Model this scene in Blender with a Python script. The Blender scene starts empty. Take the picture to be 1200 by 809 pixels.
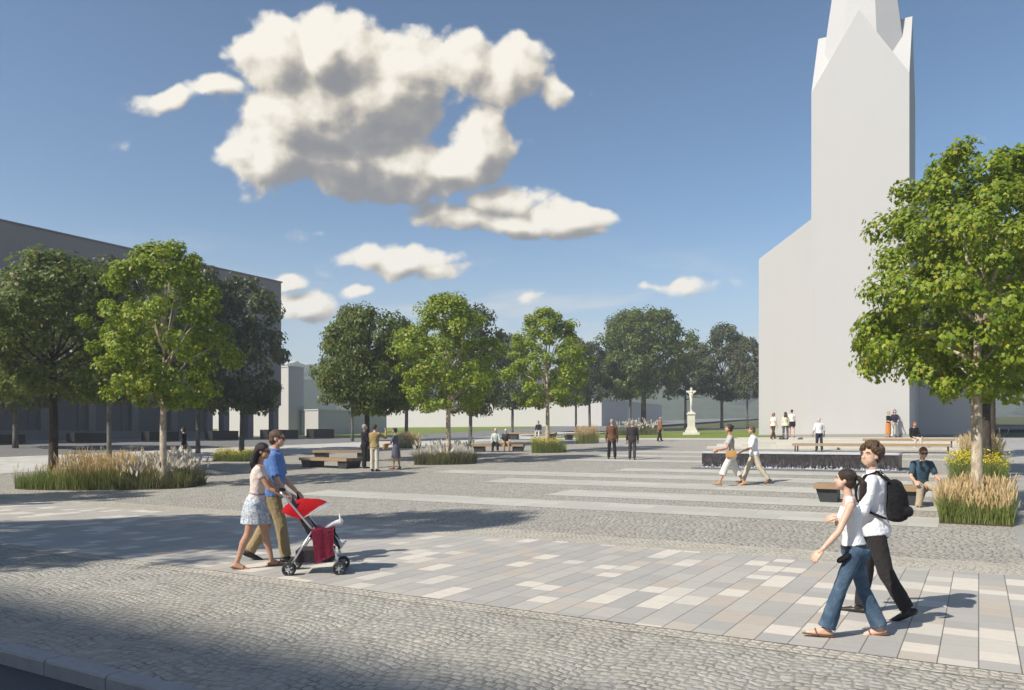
import bpy, bmesh, math, random
from math import sin, cos, tan, pi, sqrt, radians as R, atan2, floor
from mathutils import Vector as V, Matrix, noise
random.seed(11)
scene = bpy.context.scene
COL = scene.collection
# ------------------------------------------------------------------ frame of the square
F, HX, HY, EYE = 927.0, 600.0, 512.0, 1.8
TH = atan2(547.0, F)
CT, ST = cos(TH), sin(TH)
def uv2xy(u, v): return (u*CT + v*ST, -u*ST + v*CT)
def xy2uv(x, y): return (x*CT - y*ST, x*ST + y*CT)
def sm(a, b, t):
    t = max(0.0, min(1.0, (t-a)/(b-a))); return t*t*(3-2*t)
def g(v):
    s = .036
    if v <= 12: return 0.0
    if v < 16: return s*(v-12)**2/8.0
    return s*(min(v, 175.0)-14)
def zg(u, v):
    z = g(v)
    if u < -24: z = z + sm(-24, -58, u)*max(0.0, 1.75-z)*.8
    return z
STEPS = [(45.0, 1.25), (47.0, 1.375), (48.5, 1.5), (50.0, 1.625), (51.5, 1.75)]
SU0, SU1 = -13.5, -.35
def zfull(x, y):
    u, v = xy2uv(x, y)
    z = zg(u, v)
    if SU0 < u < SU1:
        for vs, zs in STEPS:
            if v > vs: z = max(z, zs)
    return z
def G(px, py):
    """the ground point that the ray through this place of the photo meets"""
    dx, dz = (px-HX)/F, (HY-py)/F
    y = 3.0
    while y < 220:
        if EYE + dz*y <= zfull(dx*y, y): break
        y += .05
    return V((dx*y, y, zfull(dx*y, y)))
def at(px, Y):
    """ground point at depth Y under the photo column px"""
    x = (px-HX)/F*Y
    return V((x, Y, zfull(x, Y)))
def zpix(py, Y): return EYE + (HY-py)/F*Y

# ------------------------------------------------------------------ tagging
def tag(o, label=None, cat=None, group=None, kind=None):
    if label: o['label'] = label
    if cat: o['category'] = cat
    if group: o['group'] = group
    if kind: o['kind'] = kind
    return o
def empty(name, loc, rz=0.0):
    o = bpy.data.objects.new(name, None); COL.objects.link(o)
    o.location = loc; o.rotation_euler = (0, 0, rz); o.empty_display_size = .2
    return o
def mesh_obj(name, me, mat=None, parent=None):
    o = bpy.data.objects.new(name, me); COL.objects.link(o)
    if mat is not None:
        for m in (mat if isinstance(mat, (list, tuple)) else [mat]): me.materials.append(m)
    if parent is not None: o.parent = parent
    return o
def finish(name, bm, mat=None, parent=None, smooth=False, angle=None):
    me = bpy.data.meshes.new(name)
    bm.to_mesh(me); bm.free()
    if smooth:
        me.polygons.foreach_set('use_smooth', [True]*len(me.polygons))
        if angle: me.set_sharp_from_angle(angle=R(angle))
    return mesh_obj(name, me, mat, parent)
def kids(o): return [c for c in bpy.data.objects if c.parent == o]
def copy_tree(o, parent=None):
    c = o.copy(); COL.objects.link(c); c.parent = parent
    for ch in kids(o): copy_tree(ch, c)
    return c

# ------------------------------------------------------------------ shapes
def box(bm, c, s, rz=0.0, bev=0.0, M=None):
    m = Matrix.Translation(c) @ Matrix.Rotation(rz, 4, 'Z') @ Matrix.Diagonal((s[0], s[1], s[2], 1))
    if M is not None: m = M @ m
    r = bmesh.ops.create_cube(bm, size=1.0, matrix=m)
    if bev > 0:
        es = list({e for v in r['verts'] for e in v.link_edges})
        bmesh.ops.bevel(bm, geom=es, offset=bev, segments=2, profile=.7, affect='EDGES')
def frame_of(d, side=None):
    d = d.normalized()
    if side is None: side = V((1, 0, 0)) if abs(d.x) < .9 else V((0, 1, 0))
    b = d.cross(side)
    if b.length < 1e-6: b = d.cross(V((0, 1, .3)))
    b.normalize(); a = b.cross(d).normalized()
    return a, b
def loft(bm, rings, cap=True):
    """rings: list of lists of points, equal counts"""
    rv = [[bm.verts.new(p) for p in r] for r in rings]
    n = len(rv[0])
    for i in range(len(rv)-1):
        for k in range(n):
            bm.faces.new((rv[i][k], rv[i][(k+1) % n], rv[i+1][(k+1) % n], rv[i+1][k]))
    if cap:
        bm.faces.new(rv[0][::-1]); bm.faces.new(rv[-1])
    return rv
def capsule(bm, p0, p1, r0, r1, n=12, flat=1.0, side=None, ends=(True, True)):
    """tapered limb; flat squeezes the section along the second axis; ends: rounded or cut"""
    p0, p1 = V(p0), V(p1); d = p1-p0
    if d.length < 1e-6: d = V((0, 0, 1e-3)); p1 = p0+d
    a, b = frame_of(d, side); dn = d.normalized()
    rings = []
    def ring(c, r): return [c + a*(r*cos(2*pi*k/n)) + b*(r*flat*sin(2*pi*k/n)) for k in range(n)]
    if ends[0]:
        for f in (80, 50, 22): rings.append(ring(p0 - dn*r0*sin(R(f)), r0*cos(R(f))))
    rings.append(ring(p0, r0)); rings.append(ring((p0+p1)/2, (r0+r1)/2)); rings.append(ring(p1, r1))
    if ends[1]:
        for f in (22, 50, 80): rings.append(ring(p1 + dn*r1*sin(R(f)), r1*cos(R(f))))
    loft(bm, rings)
def chain(bm, pts, rad, **kw):
    for i in range(len(pts)-1): capsule(bm, pts[i], pts[i+1], rad[i], rad[i+1], **kw)
def tube(bm, pts, rad, n=8):
    """one bent tube through pts"""
    pts = [V(p) for p in pts]
    if not isinstance(rad, (list, tuple)): rad = [rad]*len(pts)
    rings = []; a = None
    for i, p in enumerate(pts):
        d = (pts[min(i+1, len(pts)-1)] - pts[max(i-1, 0)]).normalized()
        if a is None: a, b = frame_of(d)
        else:
            a = (a - d*a.dot(d)).normalized(); b = d.cross(a)
        rings.append([p + a*(rad[i]*cos(2*pi*k/n)) + b*(rad[i]*sin(2*pi*k/n)) for k in range(n)])
    loft(bm, rings)
def ellipsoid(bm, c, r, M=None, seg=16, rings=10):
    m = Matrix.Translation(c) @ Matrix.Diagonal((r[0], r[1], r[2], 1))
    if M is not None: m = M @ m
    bmesh.ops.create_uvsphere(bm, u_segments=seg, v_segments=rings, radius=1.0, matrix=m)
def prism(bm, pts, z0, z1):
    loft(bm, [[V((x, y, z0)) for x, y in pts], [V((x, y, z1)) for x, y in pts]])

# ------------------------------------------------------------------ node helper
class NT:
    def __init__(s, name, world=False):
        if world: s.m = world
        else:
            s.m = bpy.data.materials.new(name)
        s.m.use_nodes = True
        s.t = s.m.node_tree; s.t.nodes.clear()
    def n(s, typ, **kw):
        nd = s.t.nodes.new(typ)
        for k, v in kw.items(): setattr(nd, k, v)
        return nd
    def put(s, sock, val):
        if val is None: return
        if hasattr(val, 'is_linked') or isinstance(val, bpy.types.NodeSocket): s.t.links.new(val, sock)
        elif isinstance(val, (tuple, list)):
            if len(val) == 3 and sock.type == 'RGBA': val = tuple(val)+(1,)
            sock.default_value = val
        else: sock.default_value = val
    def math(s, op, a, b=None, c=None, clamp=False):
        nd = s.n('ShaderNodeMath', operation=op, use_clamp=clamp)
        for i, x in enumerate((a, b, c)):
            if x is not None: s.put(nd.inputs[i], x)
        return nd.outputs[0]
    def xyz(s, x, y, z=0.0):
        nd = s.n('ShaderNodeCombineXYZ')
        for i, q in enumerate((x, y, z)): s.put(nd.inputs[i], q)
        return nd.outputs[0]
    def sep(s, v):
        nd = s.n('ShaderNodeSeparateXYZ'); s.put(nd.inputs[0], v); return nd.outputs
    def noise(s, vec, scale, detail=4, rough=.55, dist=0.0, dim='3D'):
        nd = s.n('ShaderNodeTexNoise', noise_dimensions=dim)
        if vec is not None: s.put(nd.inputs['Vector'], vec)
        s.put(nd.inputs['Scale'], scale); s.put(nd.inputs['Detail'], detail)
        s.put(nd.inputs['Roughness'], rough); s.put(nd.inputs['Distortion'], dist)
        return nd
    def mix(s, f, a, b, blend='MIX'):
        nd = s.n('ShaderNodeMix', data_type='RGBA', blend_type=blend)
        s.put(nd.inputs[0], f); s.put(nd.inputs[6], a); s.put(nd.inputs[7], b)
        return nd.outputs[2]
    def ramp(s, f, stops, interp='LINEAR'):
        nd = s.n('ShaderNodeValToRGB'); cr = nd.color_ramp; cr.interpolation = interp
        while len(cr.elements) < len(stops): cr.elements.new(.5)
        for e, (p, c) in zip(cr.elements, stops):
            e.position = p; e.color = tuple(c)+(1,) if len(c) == 3 else c
        s.put(nd.inputs[0], f); return nd.outputs[0]
    def maprange(s, v, a, b, c=0.0, d=1.0, smooth=False):
        nd = s.n('ShaderNodeMapRange'); nd.interpolation_type = 'SMOOTHSTEP' if smooth else 'LINEAR'
        for i, x in enumerate((v, a, b, c, d)): s.put(nd.inputs[i], x)
        return nd.outputs[0]
    def bump(s, h, strength=.5, dist=.02):
        nd = s.n('ShaderNodeBump'); s.put(nd.inputs['Height'], h)
        s.put(nd.inputs['Strength'], strength); s.put(nd.inputs['Distance'], dist)
        return nd.outputs[0]
    def coord(s, which='Object'): return s.n('ShaderNodeTexCoord').outputs[which]
    def bsdf(s, col, rough=.8, normal=None, spec=.3, **kw):
        nd = s.n('ShaderNodeBsdfPrincipled')
        s.put(nd.inputs['Base Color'], col); s.put(nd.inputs['Roughness'], rough)
        s.put(nd.inputs['Specular IOR Level'], spec)
        if normal is not None: s.put(nd.inputs['Normal'], normal)
        for k, v in kw.items(): s.put(nd.inputs[k.replace('_', ' ')], v)
        return nd.outputs[0]
    def out(s, sh, vol=None):
        o = s.n('ShaderNodeOutputMaterial')
        if sh is not None: s.put(o.inputs['Surface'], sh)
        if vol is not None: s.put(o.inputs['Volume'], vol)
        return s.m
MATS = {}
def plain(name, col, rough=.8, spec=.3, bump=0.0, scale=30.0, var=.12, metal=0.0, bdist=.01):
    """one colour with grain: large soft variation, fine variation, bump"""
    if name in MATS: return MATS[name]
    t = NT(name); co = t.coord()
    n1 = t.noise(co, scale*.15, 4).outputs[0]; n2 = t.noise(co, scale, 5).outputs[0]
    k = t.math('ADD', t.math('MULTIPLY', n1, .6), t.math('MULTIPLY', n2, .4))
    k = t.maprange(k, .3, .7)
    lo = tuple(max(0, c*(1-var)) for c in col); hi = tuple(min(1, c*(1+var)) for c in col)
    nrm = t.bump(n2, bump, bdist) if bump else None
    MATS[name] = t.out(t.bsdf(t.mix(k, lo, hi), rough, nrm, spec, Metallic=metal))
    return MATS[name]

def evalmesh(bm, voxel, smooth_it, fold=0.0, freq=9.0, seed=0.0, cut=None):
    """join all the shapes of bm into one continuous skin"""
    me = bpy.data.meshes.new('tmp'); bmesh.ops.recalc_face_normals(bm, faces=bm.faces); bm.to_mesh(me); bm.free()
    ob = bpy.data.objects.new('tmp', me); COL.objects.link(ob)
    m = ob.modifiers.new('r', 'REMESH'); m.mode = 'VOXEL'; m.voxel_size = voxel; m.adaptivity = 0
    if smooth_it: q = ob.modifiers.new('s', 'SMOOTH'); q.factor = .5; q.iterations = smooth_it
    dg = bpy.context.evaluated_depsgraph_get(); res = bpy.data.meshes.new_from_object(ob.evaluated_get(dg))
    bpy.data.objects.remove(ob); bpy.data.meshes.remove(me)
    if fold or cut:
        b = bmesh.new(); b.from_mesh(res)
        if fold:
            b.normal_update(); so_ = V((seed*3.1, seed*1.3, seed))
            for v in b.verts:
                n = noise.noise(V((v.co.x*freq, v.co.y*freq, v.co.z*freq*.55))+so_)+.5*noise.noise(v.co*freq*2.1+so_)
                v.co += v.normal*n*fold
        if cut:
            for co, no in cut: bmesh.ops.bisect_plane(b, geom=b.verts[:]+b.edges[:]+b.faces[:], plane_co=co, plane_no=no, clear_outer=True)
        b.to_mesh(res); b.free()
    res.polygons.foreach_set('use_smooth', [True]*len(res.polygons))
    return res

# ================================================================== camera, sun, sky
cam = bpy.data.objects.new('camera', bpy.data.cameras.new('camera')); COL.objects.link(cam)
cam.location = (0, 0, EYE); cam.rotation_euler = (R(90), 0, 0)
cam.data.sensor_width = 36; cam.data.lens = 36*F/1200
cam.data.shift_y = (HY-404.5)/1200; cam.data.clip_end = 3000; cam.data.clip_start = .1
scene.camera = cam
SEL, SDIR = R(42.5), V((.83, .56, 0)).normalized()      # where the shadows fall
sun = bpy.data.objects.new('sun', bpy.data.lights.new('sun', 'SUN')); COL.objects.link(sun)
sun.data.energy = 5.0; sun.data.angle = R(.6); sun.data.color = (1, .93, .82)
sun.rotation_euler = V((SDIR.x*cos(SEL), SDIR.y*cos(SEL), -sin(SEL))).to_track_quat('-Z', 'Y').to_euler()
scene.view_settings.view_transform = 'Standard'; scene.view_settings.look = 'None'
scene.view_settings.gamma = 1; scene.view_settings.exposure = .37
scene.cycles.use_denoising = True
scene.cycles.max_bounces = 6; scene.cycles.diffuse_bounces = 3; scene.cycles.transparent_max_bounces = 6
scene.cycles.volume_bounces = 0

SKYS = .098
w = bpy.data.worlds.new('World'); scene.world = w
t = NT('', world=w)
sky = t.n('ShaderNodeTexSky', sky_type='NISHITA')
sky.sun_disc = False; sky.sun_elevation = SEL; sky.sun_rotation = atan2(-SDIR.x, -SDIR.y)
sky.air_density = 1.0; sky.dust_density = 1.2; sky.ozone_density = 1.6; sky.altitude = 100
w.cycles.sampling_method = 'MANUAL'; w.cycles.sample_map_resolution = 256
gm = t.n('ShaderNodeGamma'); t.put(gm.inputs[0], sky.outputs[0]); gm.inputs[1].default_value = 1.36
hs = t.n('ShaderNodeHueSaturation'); t.put(hs.inputs['Color'], gm.outputs[0]); t.put(hs.inputs['Saturation'], .98); t.put(hs.inputs['Value'], .62); t.put(hs.inputs['Hue'], .491)
skyc = hs.outputs[0]
d = t.sep(t.coord('Generated'))
dy = t.math('MAXIMUM', d[1], .05)
px = t.math('DIVIDE', d[0], dy); pz = t.math('DIVIDE', d[2], dy)
# thin bright haze low over the horizon, with faint streaks of cloud in it
low = t.maprange(d[2], .27, .0, 0, 1, smooth=True)
skyc = t.mix(t.math('MULTIPLY', low, .62), skyc, (4.9, 5.3, 5.6))
stq = t.noise(t.xyz(t.math('MULTIPLY', d[0], 3.2), t.math('MULTIPLY', d[1], 3.2), t.math('MULTIPLY', d[2], 19)), 1.5, 6, .6, .5).outputs[0]
stm = t.math('MULTIPLY', t.maprange(stq, .50, .74, 0, .55, smooth=True), t.math('MULTIPLY', t.maprange(d[2], .03, .09, smooth=True), t.maprange(d[2], .26, .14, smooth=True)))
skyc = t.mix(stm, skyc, (6.6, 6.4, 6.0))
# cloud lobes: photo column, row, half width, half height, weight
LOBES = [(330, 70, 62, 48, 1.1), (400, 62, 70, 48, 1.1), (470, 75, 62, 44, 1.05), (370, 130, 92, 70, 1.25), (440, 125, 80, 55, 1.1), (325, 185, 58, 42, 1.05), (400, 195, 80, 40, 1.1), (470, 195, 70, 34, 1.05), (545, 85, 52, 34, .95),
         (600, 84, 48, 36, .95), (640, 100, 28, 26, .75), (560, 178, 46, 34, 1.1), (520, 195, 60, 30, 1.0), (205, 108, 40, 16, .7), (245, 102, 44, 18, .8), (285, 178, 26, 18, .7),
         (590, 232, 48, 22, 1.0), (540, 256, 62, 18, .9), (665, 256, 52, 22, 1.1), (610, 262, 70, 18, .95), (700, 272, 24, 8, .6),
         (475, 312, 52, 24, 1.1), (425, 308, 42, 18, .95), (510, 328, 36, 14, .8), (360, 358, 36, 14, .95), (425, 350, 26, 9, .6), (338, 332, 20, 9, .6),
         (168, 175, 24, 12, .24), (365, 283, 26, 8, .3), (690, 105, 12, 11, .32), (345, 425, 50, 12, .6), (760, 340, 100, 9, .36), (700, 378, 70, 8, .33), (640, 352, 60, 6, .3), (1140, 170, 20, 11, .35)]
gt = bpy.data.node_groups.new('cloud_density', 'ShaderNodeTree')
gt.interface.new_socket('P', in_out='INPUT', socket_type='NodeSocketVector')
gt.interface.new_socket('D', in_out='OUTPUT', socket_type='NodeSocketFloat')
gg = NT.__new__(NT); gg.t = gt; gg.m = None
gi = gt.nodes.new('NodeGroupInput'); go_ = gt.nodes.new('NodeGroupOutput')
wn = gg.noise(gi.outputs[0], 5.0, 3, .5)
wv = gg.n('ShaderNodeVectorMath', operation='SUBTRACT'); gg.put(wv.inputs[0], wn.outputs['Color']); wv.inputs[1].default_value = (.5, .5, .5)
ws = gg.n('ShaderNodeVectorMath', operation='SCALE'); gg.put(ws.inputs[0], wv.outputs[0]); ws.inputs['Scale'].default_value = .085
wa = gg.n('ShaderNodeVectorMath', operation='ADD'); gg.put(wa.inputs[0], gi.outputs[0]); gg.put(wa.inputs[1], ws.outputs[0])
acc = None
for (lx, ly, rx, ry, wt) in LOBES:
    a = gg.n('ShaderNodeVectorMath', operation='SUBTRACT'); gg.put(a.inputs[0], wa.outputs[0]); a.inputs[1].default_value = ((lx-HX)/F, (HY-ly)/F, 0)
    m = gg.n('ShaderNodeVectorMath', operation='MULTIPLY'); gg.put(m.inputs[0], a.outputs[0]); m.inputs[1].default_value = (F/rx/1.55, F/ry/1.62, 0)
    l = gg.n('ShaderNodeVectorMath', operation='LENGTH'); gg.put(l.inputs[0], m.outputs[0])
    e = gg.math('MULTIPLY', gg.math('SUBTRACT', 1.0, l.outputs['Value'], clamp=True), wt)
    acc = e if acc is None else gg.math('MAXIMUM', acc, e)
nz = gg.noise(gi.outputs[0], 8.5, 9, .59).outputs[0]
bil = gg.n('ShaderNodeTexVoronoi', feature='SMOOTH_F1'); gg.put(bil.inputs['Vector'], wa.outputs[0]); bil.inputs['Scale'].default_value = 15; bil.inputs['Smoothness'].default_value = .6
try:
    bil.inputs['Detail'].default_value = 2.0
except Exception: pass
puff = gg.math('SUBTRACT', .42, bil.outputs['Distance'])
gate = gg.maprange(acc, .0, .16)
dd = gg.math('ADD', acc, gg.math('MULTIPLY', gate, gg.math('ADD', gg.math('MULTIPLY', gg.math('SUBTRACT', nz, .5), 1.25), gg.math('MULTIPLY', puff, .5))))
gg.put(go_.inputs[0], dd)
def dens(ox, oz):
    nd = t.n('ShaderNodeGroup'); nd.node_tree = gt
    t.put(nd.inputs[0], t.xyz(t.math('ADD', px, ox), t.math('ADD', pz, oz), 0)); return nd.outputs[0]
D0 = dens(0, 0); D1 = dens(-.012, .016); D2 = dens(-.022, .052)
alpha = t.math('MULTIPLY', t.maprange(D0, .01, .22, smooth=True), t.math('GREATER_THAN', d[1], .06))
relief = t.math('MULTIPLY', t.math('SUBTRACT', D0, D1), 1.35)
under = t.math('MULTIPLY', t.math('MAXIMUM', t.math('SUBTRACT', D2, .12), 0.0), .78)
shade = t.math('ADD', t.math('SUBTRACT', .80, under), relief, clamp=True)
cc = t.ramp(shade, [(0, (2.0, 2.0, 2.02)), (.3, (2.7, 2.58, 2.4)), (.55, (4.6, 4.2, 3.5)), (.78, (6.9, 6.35, 5.3)), (1, (8.2, 7.75, 6.8))])
bg = t.n('ShaderNodeBackground')
t.put(bg.inputs['Color'], t.mix(t.math('MULTIPLY', alpha, .96), skyc, cc)); bg.inputs['Strength'].default_value = SKYS
bg2 = t.n('ShaderNodeBackground'); t.put(bg2.inputs['Color'], skyc); bg2.inputs['Strength'].default_value = SKYS
# only the part of the sky that holds clouds needs the cloud nodes
inb = t.math('GREATER_THAN', d[1], .06)
for a_, b_, op in ((px, -.52, 'GREATER_THAN'), (px, .62, 'LESS_THAN'), (pz, .06, 'GREATER_THAN'), (pz, .56, 'LESS_THAN')): inb = t.math('MULTIPLY', inb, t.math(op, a_, b_))
ms = t.n('ShaderNodeMixShader'); t.put(ms.inputs[0], inb); t.put(ms.inputs[1], bg2.outputs[0]); t.put(ms.inputs[2], bg.outputs[0])
o = t.n('ShaderNodeOutputWorld'); t.put(o.inputs['Surface'], ms.outputs[0])

# ================================================================== ground materials (UV = metres along u, v)
def uvs(t): return t.sep(t.coord('UV'))
def cobble(name, tones, arc, size, mort, jlo=.12, jhi=.75):
    t = NT(name); s = uvs(t); u, v = s[0], s[1]
    n = t.noise(t.xyz(u, v), 2.2, 2).outputs['Color']; ns = t.sep(n)
    fn = t.noise(t.xyz(u, v), 9.0, 2).outputs['Color']; fs = t.sep(fn)
    if arc > 0:
        f = t.math('SUBTRACT', t.math('FRACT', t.math('DIVIDE', u, 1.3)), .5)
        v = t.math('ADD', v, t.math('MULTIPLY', t.math('MULTIPLY', f, f), arc*4))
    u2 = t.math('ADD', u, t.math('ADD', t.math('MULTIPLY', ns[0], .11), t.math('MULTIPLY', fs[0], .075)))
    v2 = t.math('ADD', v, t.math('ADD', t.math('MULTIPLY', ns[1], .12), t.math('MULTIPLY', fs[1], .08)))
    row = t.math('FLOOR', t.math('DIVIDE', v2, size))
    wr = t.n('ShaderNodeTexWhiteNoise', noise_dimensions='1D'); t.put(wr.inputs['W'], row)
    uu = t.math('ADD', t.math('DIVIDE', u2, size*1.12), t.math('MULTIPLY', wr.outputs['Value'], 7.3))
    cell = t.math('FLOOR', uu)
    wc = t.n('ShaderNodeTexWhiteNoise', noise_dimensions='2D'); t.put(wc.inputs['Vector'], t.xyz(cell, row))
    r = wc.outputs['Value']; rc = t.sep(wc.outputs['Color'])
    fu = t.math('ABSOLUTE', t.math('SUBTRACT', t.math('FRACT', uu), .5)); fv = t.math('ABSOLUTE', t.math('SUBTRACT', t.math('FRACT', t.math('DIVIDE', v2, size)), .5))
    # rounded stone: distance to the joint
    e = t.math('MAXIMUM', fu, fv); e = t.math('ADD', e, t.math('MULTIPLY', t.math('SUBTRACT', rc[1], .5), .06))
    dome = t.maprange(e, .5-mort*2.6, .5, 1.0, 0.0, smooth=True)
    jn = t.maprange(e, .5-mort, .5-mort*.45, 0.0, 1.0, smooth=True)
    g1 = t.noise(t.xyz(t.math('ADD', u, t.math('MULTIPLY', r, 9)), v), 38.0, 6, .65).outputs[0]
    big = t.noise(t.xyz(u, v), .35, 4).outputs[0]
    c = t.ramp(r, tones)
    c = t.mix(t.maprange(g1, .3, .75, .0, .45), c, (.19, .18, .155))
    c = t.mix(t.maprange(big, .35, .68, 0, .35), c, (.33, .30, .24))
    med = t.noise(t.xyz(u, v), 4.5, 5, .7).outputs[0]; c = t.mix(t.maprange(med, .45, .7, 0, .35), c, (.24, .225, .19))
    c = t.mix(t.math('MULTIPLY', jn, t.maprange(t.noise(t.xyz(u, v), 3.2, 4, .7).outputs[0], .42, .66, jlo, jhi)), c, (.10, .092, .078))
    h = t.math('ADD', t.math('ADD', dome, t.math('MULTIPLY', g1, .55)), t.math('MULTIPLY', rc[2], .45))
    return t.out(t.bsdf(c, .78, t.bump(h, .6, .018), .3))
TONES = [(0, (.35, .34, .30)), (.25, (.46, .445, .395)), (.5, (.41, .40, .365)), (.7, (.51, .49, .43)), (.85, (.37, .365, .345)), (1, (.56, .53, .46))]
M_COB = cobble('granite_cobbles', TONES, .13, .090, .13)
TON2 = [(0, (.48, .455, .39)), (.4, (.57, .54, .46)), (.7, (.52, .49, .42)), (1, (.62, .58, .49))]
M_COBM = cobble('arc_cobbles', TONES, .30, .112, .15, .40, .9)
M_COB2 = cobble('border_cobbles', TON2, 0, .085, .12)

def pavers():
    t = NT('slab_paving'); s = uvs(t); u, v = s[0], s[1]
    W = .285
    cu = t.math('DIVIDE', u, W); col = t.math('FLOOR', cu)
    wr = t.n('ShaderNodeTexWhiteNoise', noise_dimensions='1D'); t.put(wr.inputs['W'], col)
    w2 = t.n('ShaderNodeTexWhiteNoise', noise_dimensions='1D'); t.put(w2.inputs['W'], t.math('ADD', col, 51.7))
    L = t.math('ADD', .36, t.math('MULTIPLY', w2.outputs['Value'], .16))
    # every slab of a column a little longer or shorter than the next: warp v
    wv = t.math('ADD', v, t.math('MULTIPLY', t.math('SINE', t.math('ADD', t.math('MULTIPLY', v, 3.7), t.math('MULTIPLY', wr.outputs['Value'], 40))), .085))
    cv = t.math('ADD', t.math('DIVIDE', wv, L), t.math('MULTIPLY', wr.outputs['Value'], 13.0)); row = t.math('FLOOR', cv)
    wc = t.n('ShaderNodeTexWhiteNoise', noise_dimensions='2D'); t.put(wc.inputs['Vector'], t.xyz(col, row))
    r = wc.outputs['Value']; rc = t.sep(wc.outputs['Color'])
    fu = t.math('ABSOLUTE', t.math('SUBTRACT', t.math('FRACT', cu), .5)); fv = t.math('ABSOLUTE', t.math('SUBTRACT', t.math('FRACT', cv), .5))
    ju = t.maprange(fu, .5-.022, .5-.010); jv = t.math('MULTIPLY', t.maprange(fv, .5-.010, .5-.003), .55)
    j = t.math('MAXIMUM', ju, jv)
    c = t.ramp(r, [(0, (.385, .38, .362)), (.16, (.43, .42, .395)), (.30, (.465, .45, .415)), (.42, (.40, .392, .372)), (.54, (.475, .42, .36)), (.64, (.50, .45, .39)), (.71, (.70, .655, .58)), (.84, (.62, .59, .53)), (.92, (.41, .405, .39))], 'CONSTANT')
    c = t.mix(t.math('MULTIPLY', rc[0], .18), c, (.42, .40, .37))
    gn = t.noise(t.xyz(u, v), 95, 5, .7).outputs[0]; sn = t.noise(t.xyz(t.math('ADD', u, t.math('MULTIPLY', r, 5)), t.math('MULTIPLY', v, 2.2)), 7, 5, .6).outputs[0]
    c = t.mix(t.maprange(gn, .3, .7, 0, .22), c, (.2, .2, .2))
    c = t.mix(t.maprange(sn, .45, .75, 0, .22), c, (.26, .25, .235))
    c = t.mix(t.math('MULTIPLY', j, .8), c, (.10, .095, .09))
    h = t.math('ADD', t.math('MULTIPLY', t.math('SUBTRACT', 1.0, j), 1.0), t.math('ADD', t.math('MULTIPLY', gn, .12), t.math('MULTIPLY', rc[2], .12)))
    c = t.mix(1.0, c, (1.015, .998, .972), 'MULTIPLY')
    return t.out(t.bsdf(c, t.math('ADD', .5, t.math('MULTIPLY', gn, .3)), t.bump(h, .6, .006), .4))
M_PAV = pavers()

def slabs(name, col, W, L, j=.010, var=.1):
    t = NT(name); s = uvs(t)
    b = t.n('ShaderNodeTexBrick'); t.put(b.inputs['Vector'], t.xyz(s[0], s[1]))
    t.put(b.inputs['Scale'], 1.0); t.put(b.inputs['Mortar Size'], j*.5); t.put(b.inputs['Brick Width'], W); t.put(b.inputs['Row Height'], L)
    t.put(b.inputs['Mortar Smooth'], .3)
    t.put(b.inputs['Color1'], tuple(c*(1-var) for c in col)); t.put(b.inputs['Color2'], tuple(c*(1+var) for c in col)); t.put(b.inputs['Mortar'], tuple(c*.5 for c in col))
    gn = t.noise(t.xyz(s[0], s[1]), 60, 5, .7).outputs[0]; sn = t.noise(t.xyz(s[0], s[1]), 1.3, 5, .6).outputs[0]
    c = t.mix(t.maprange(gn, .3, .7, 0, .25), b.outputs[0], tuple(c*.6 for c in col))
    c = t.mix(t.maprange(sn, .4, .7, 0, .3), c, tuple(c*.75 for c in col))
    return t.out(t.bsdf(c, .7, t.bump(t.math('SUBTRACT', gn, t.math('MULTIPLY', b.outputs['Fac'], 1.5)), .3, .01), .35))
M_STRIPE = slabs('pale_granite', (.465, .455, .41), 1.2, .62)
M_PATH = slabs('path_slabs', (.52, .515, .48), 1.0, .6)
M_GREY = slabs('grey_slabs', (.34, .335, .315), .9, .9)
M_STEP = slabs('step_stone', (.46, .445, .395), 1.6, .4)
M_KERB = slabs('kerb_granite', (.32, .325, .325), .82, 4.0)
M_KERB.name = 'kerb_granite'
def asphalt(name, col):
    t = NT(name); s = uvs(t); co = t.xyz(s[0], s[1])
    gn = t.noise(co, 130, 4, .8).outputs[0]; sn = t.noise(co, .5, 5).outputs[0]
    c = t.mix(t.maprange(gn, .35, .65), tuple(x*.6 for x in col), tuple(x*1.5 for x in col))
    c = t.mix(t.maprange(sn, .4, .7, 0, .4), c, tuple(x*1.4 for x in col))
    return t.out(t.bsdf(c, .85, t.bump(gn, .5, .008), .3))
M_ASPH = asphalt('street_asphalt', (.085, .088, .092)); M_ROAD = asphalt('far_road_asphalt', (.16, .16, .158))
def lawn_mat(name, a, b):
    t = NT(name); s = uvs(t); co = t.xyz(s[0], s[1])
    n1 = t.noise(co, .25, 6, .65).outputs[0]; n2 = t.noise(co, 9, 4, .7).outputs[0]
    c = t.mix(t.math('ADD', t.maprange(n1, .3, .7, 0, .6), t.maprange(n2, .3, .7, 0, .4)), a, b)
    return t.out(t.bsdf(c, .9, t.bump(n2, 1, .08), .1))
M_LAWN = lawn_mat('lawn_grass', (.11, .17, .03), (.22, .25, .06)); M_FIELD = lawn_mat('field', (.06, .08, .03), (.13, .13, .07))

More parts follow.
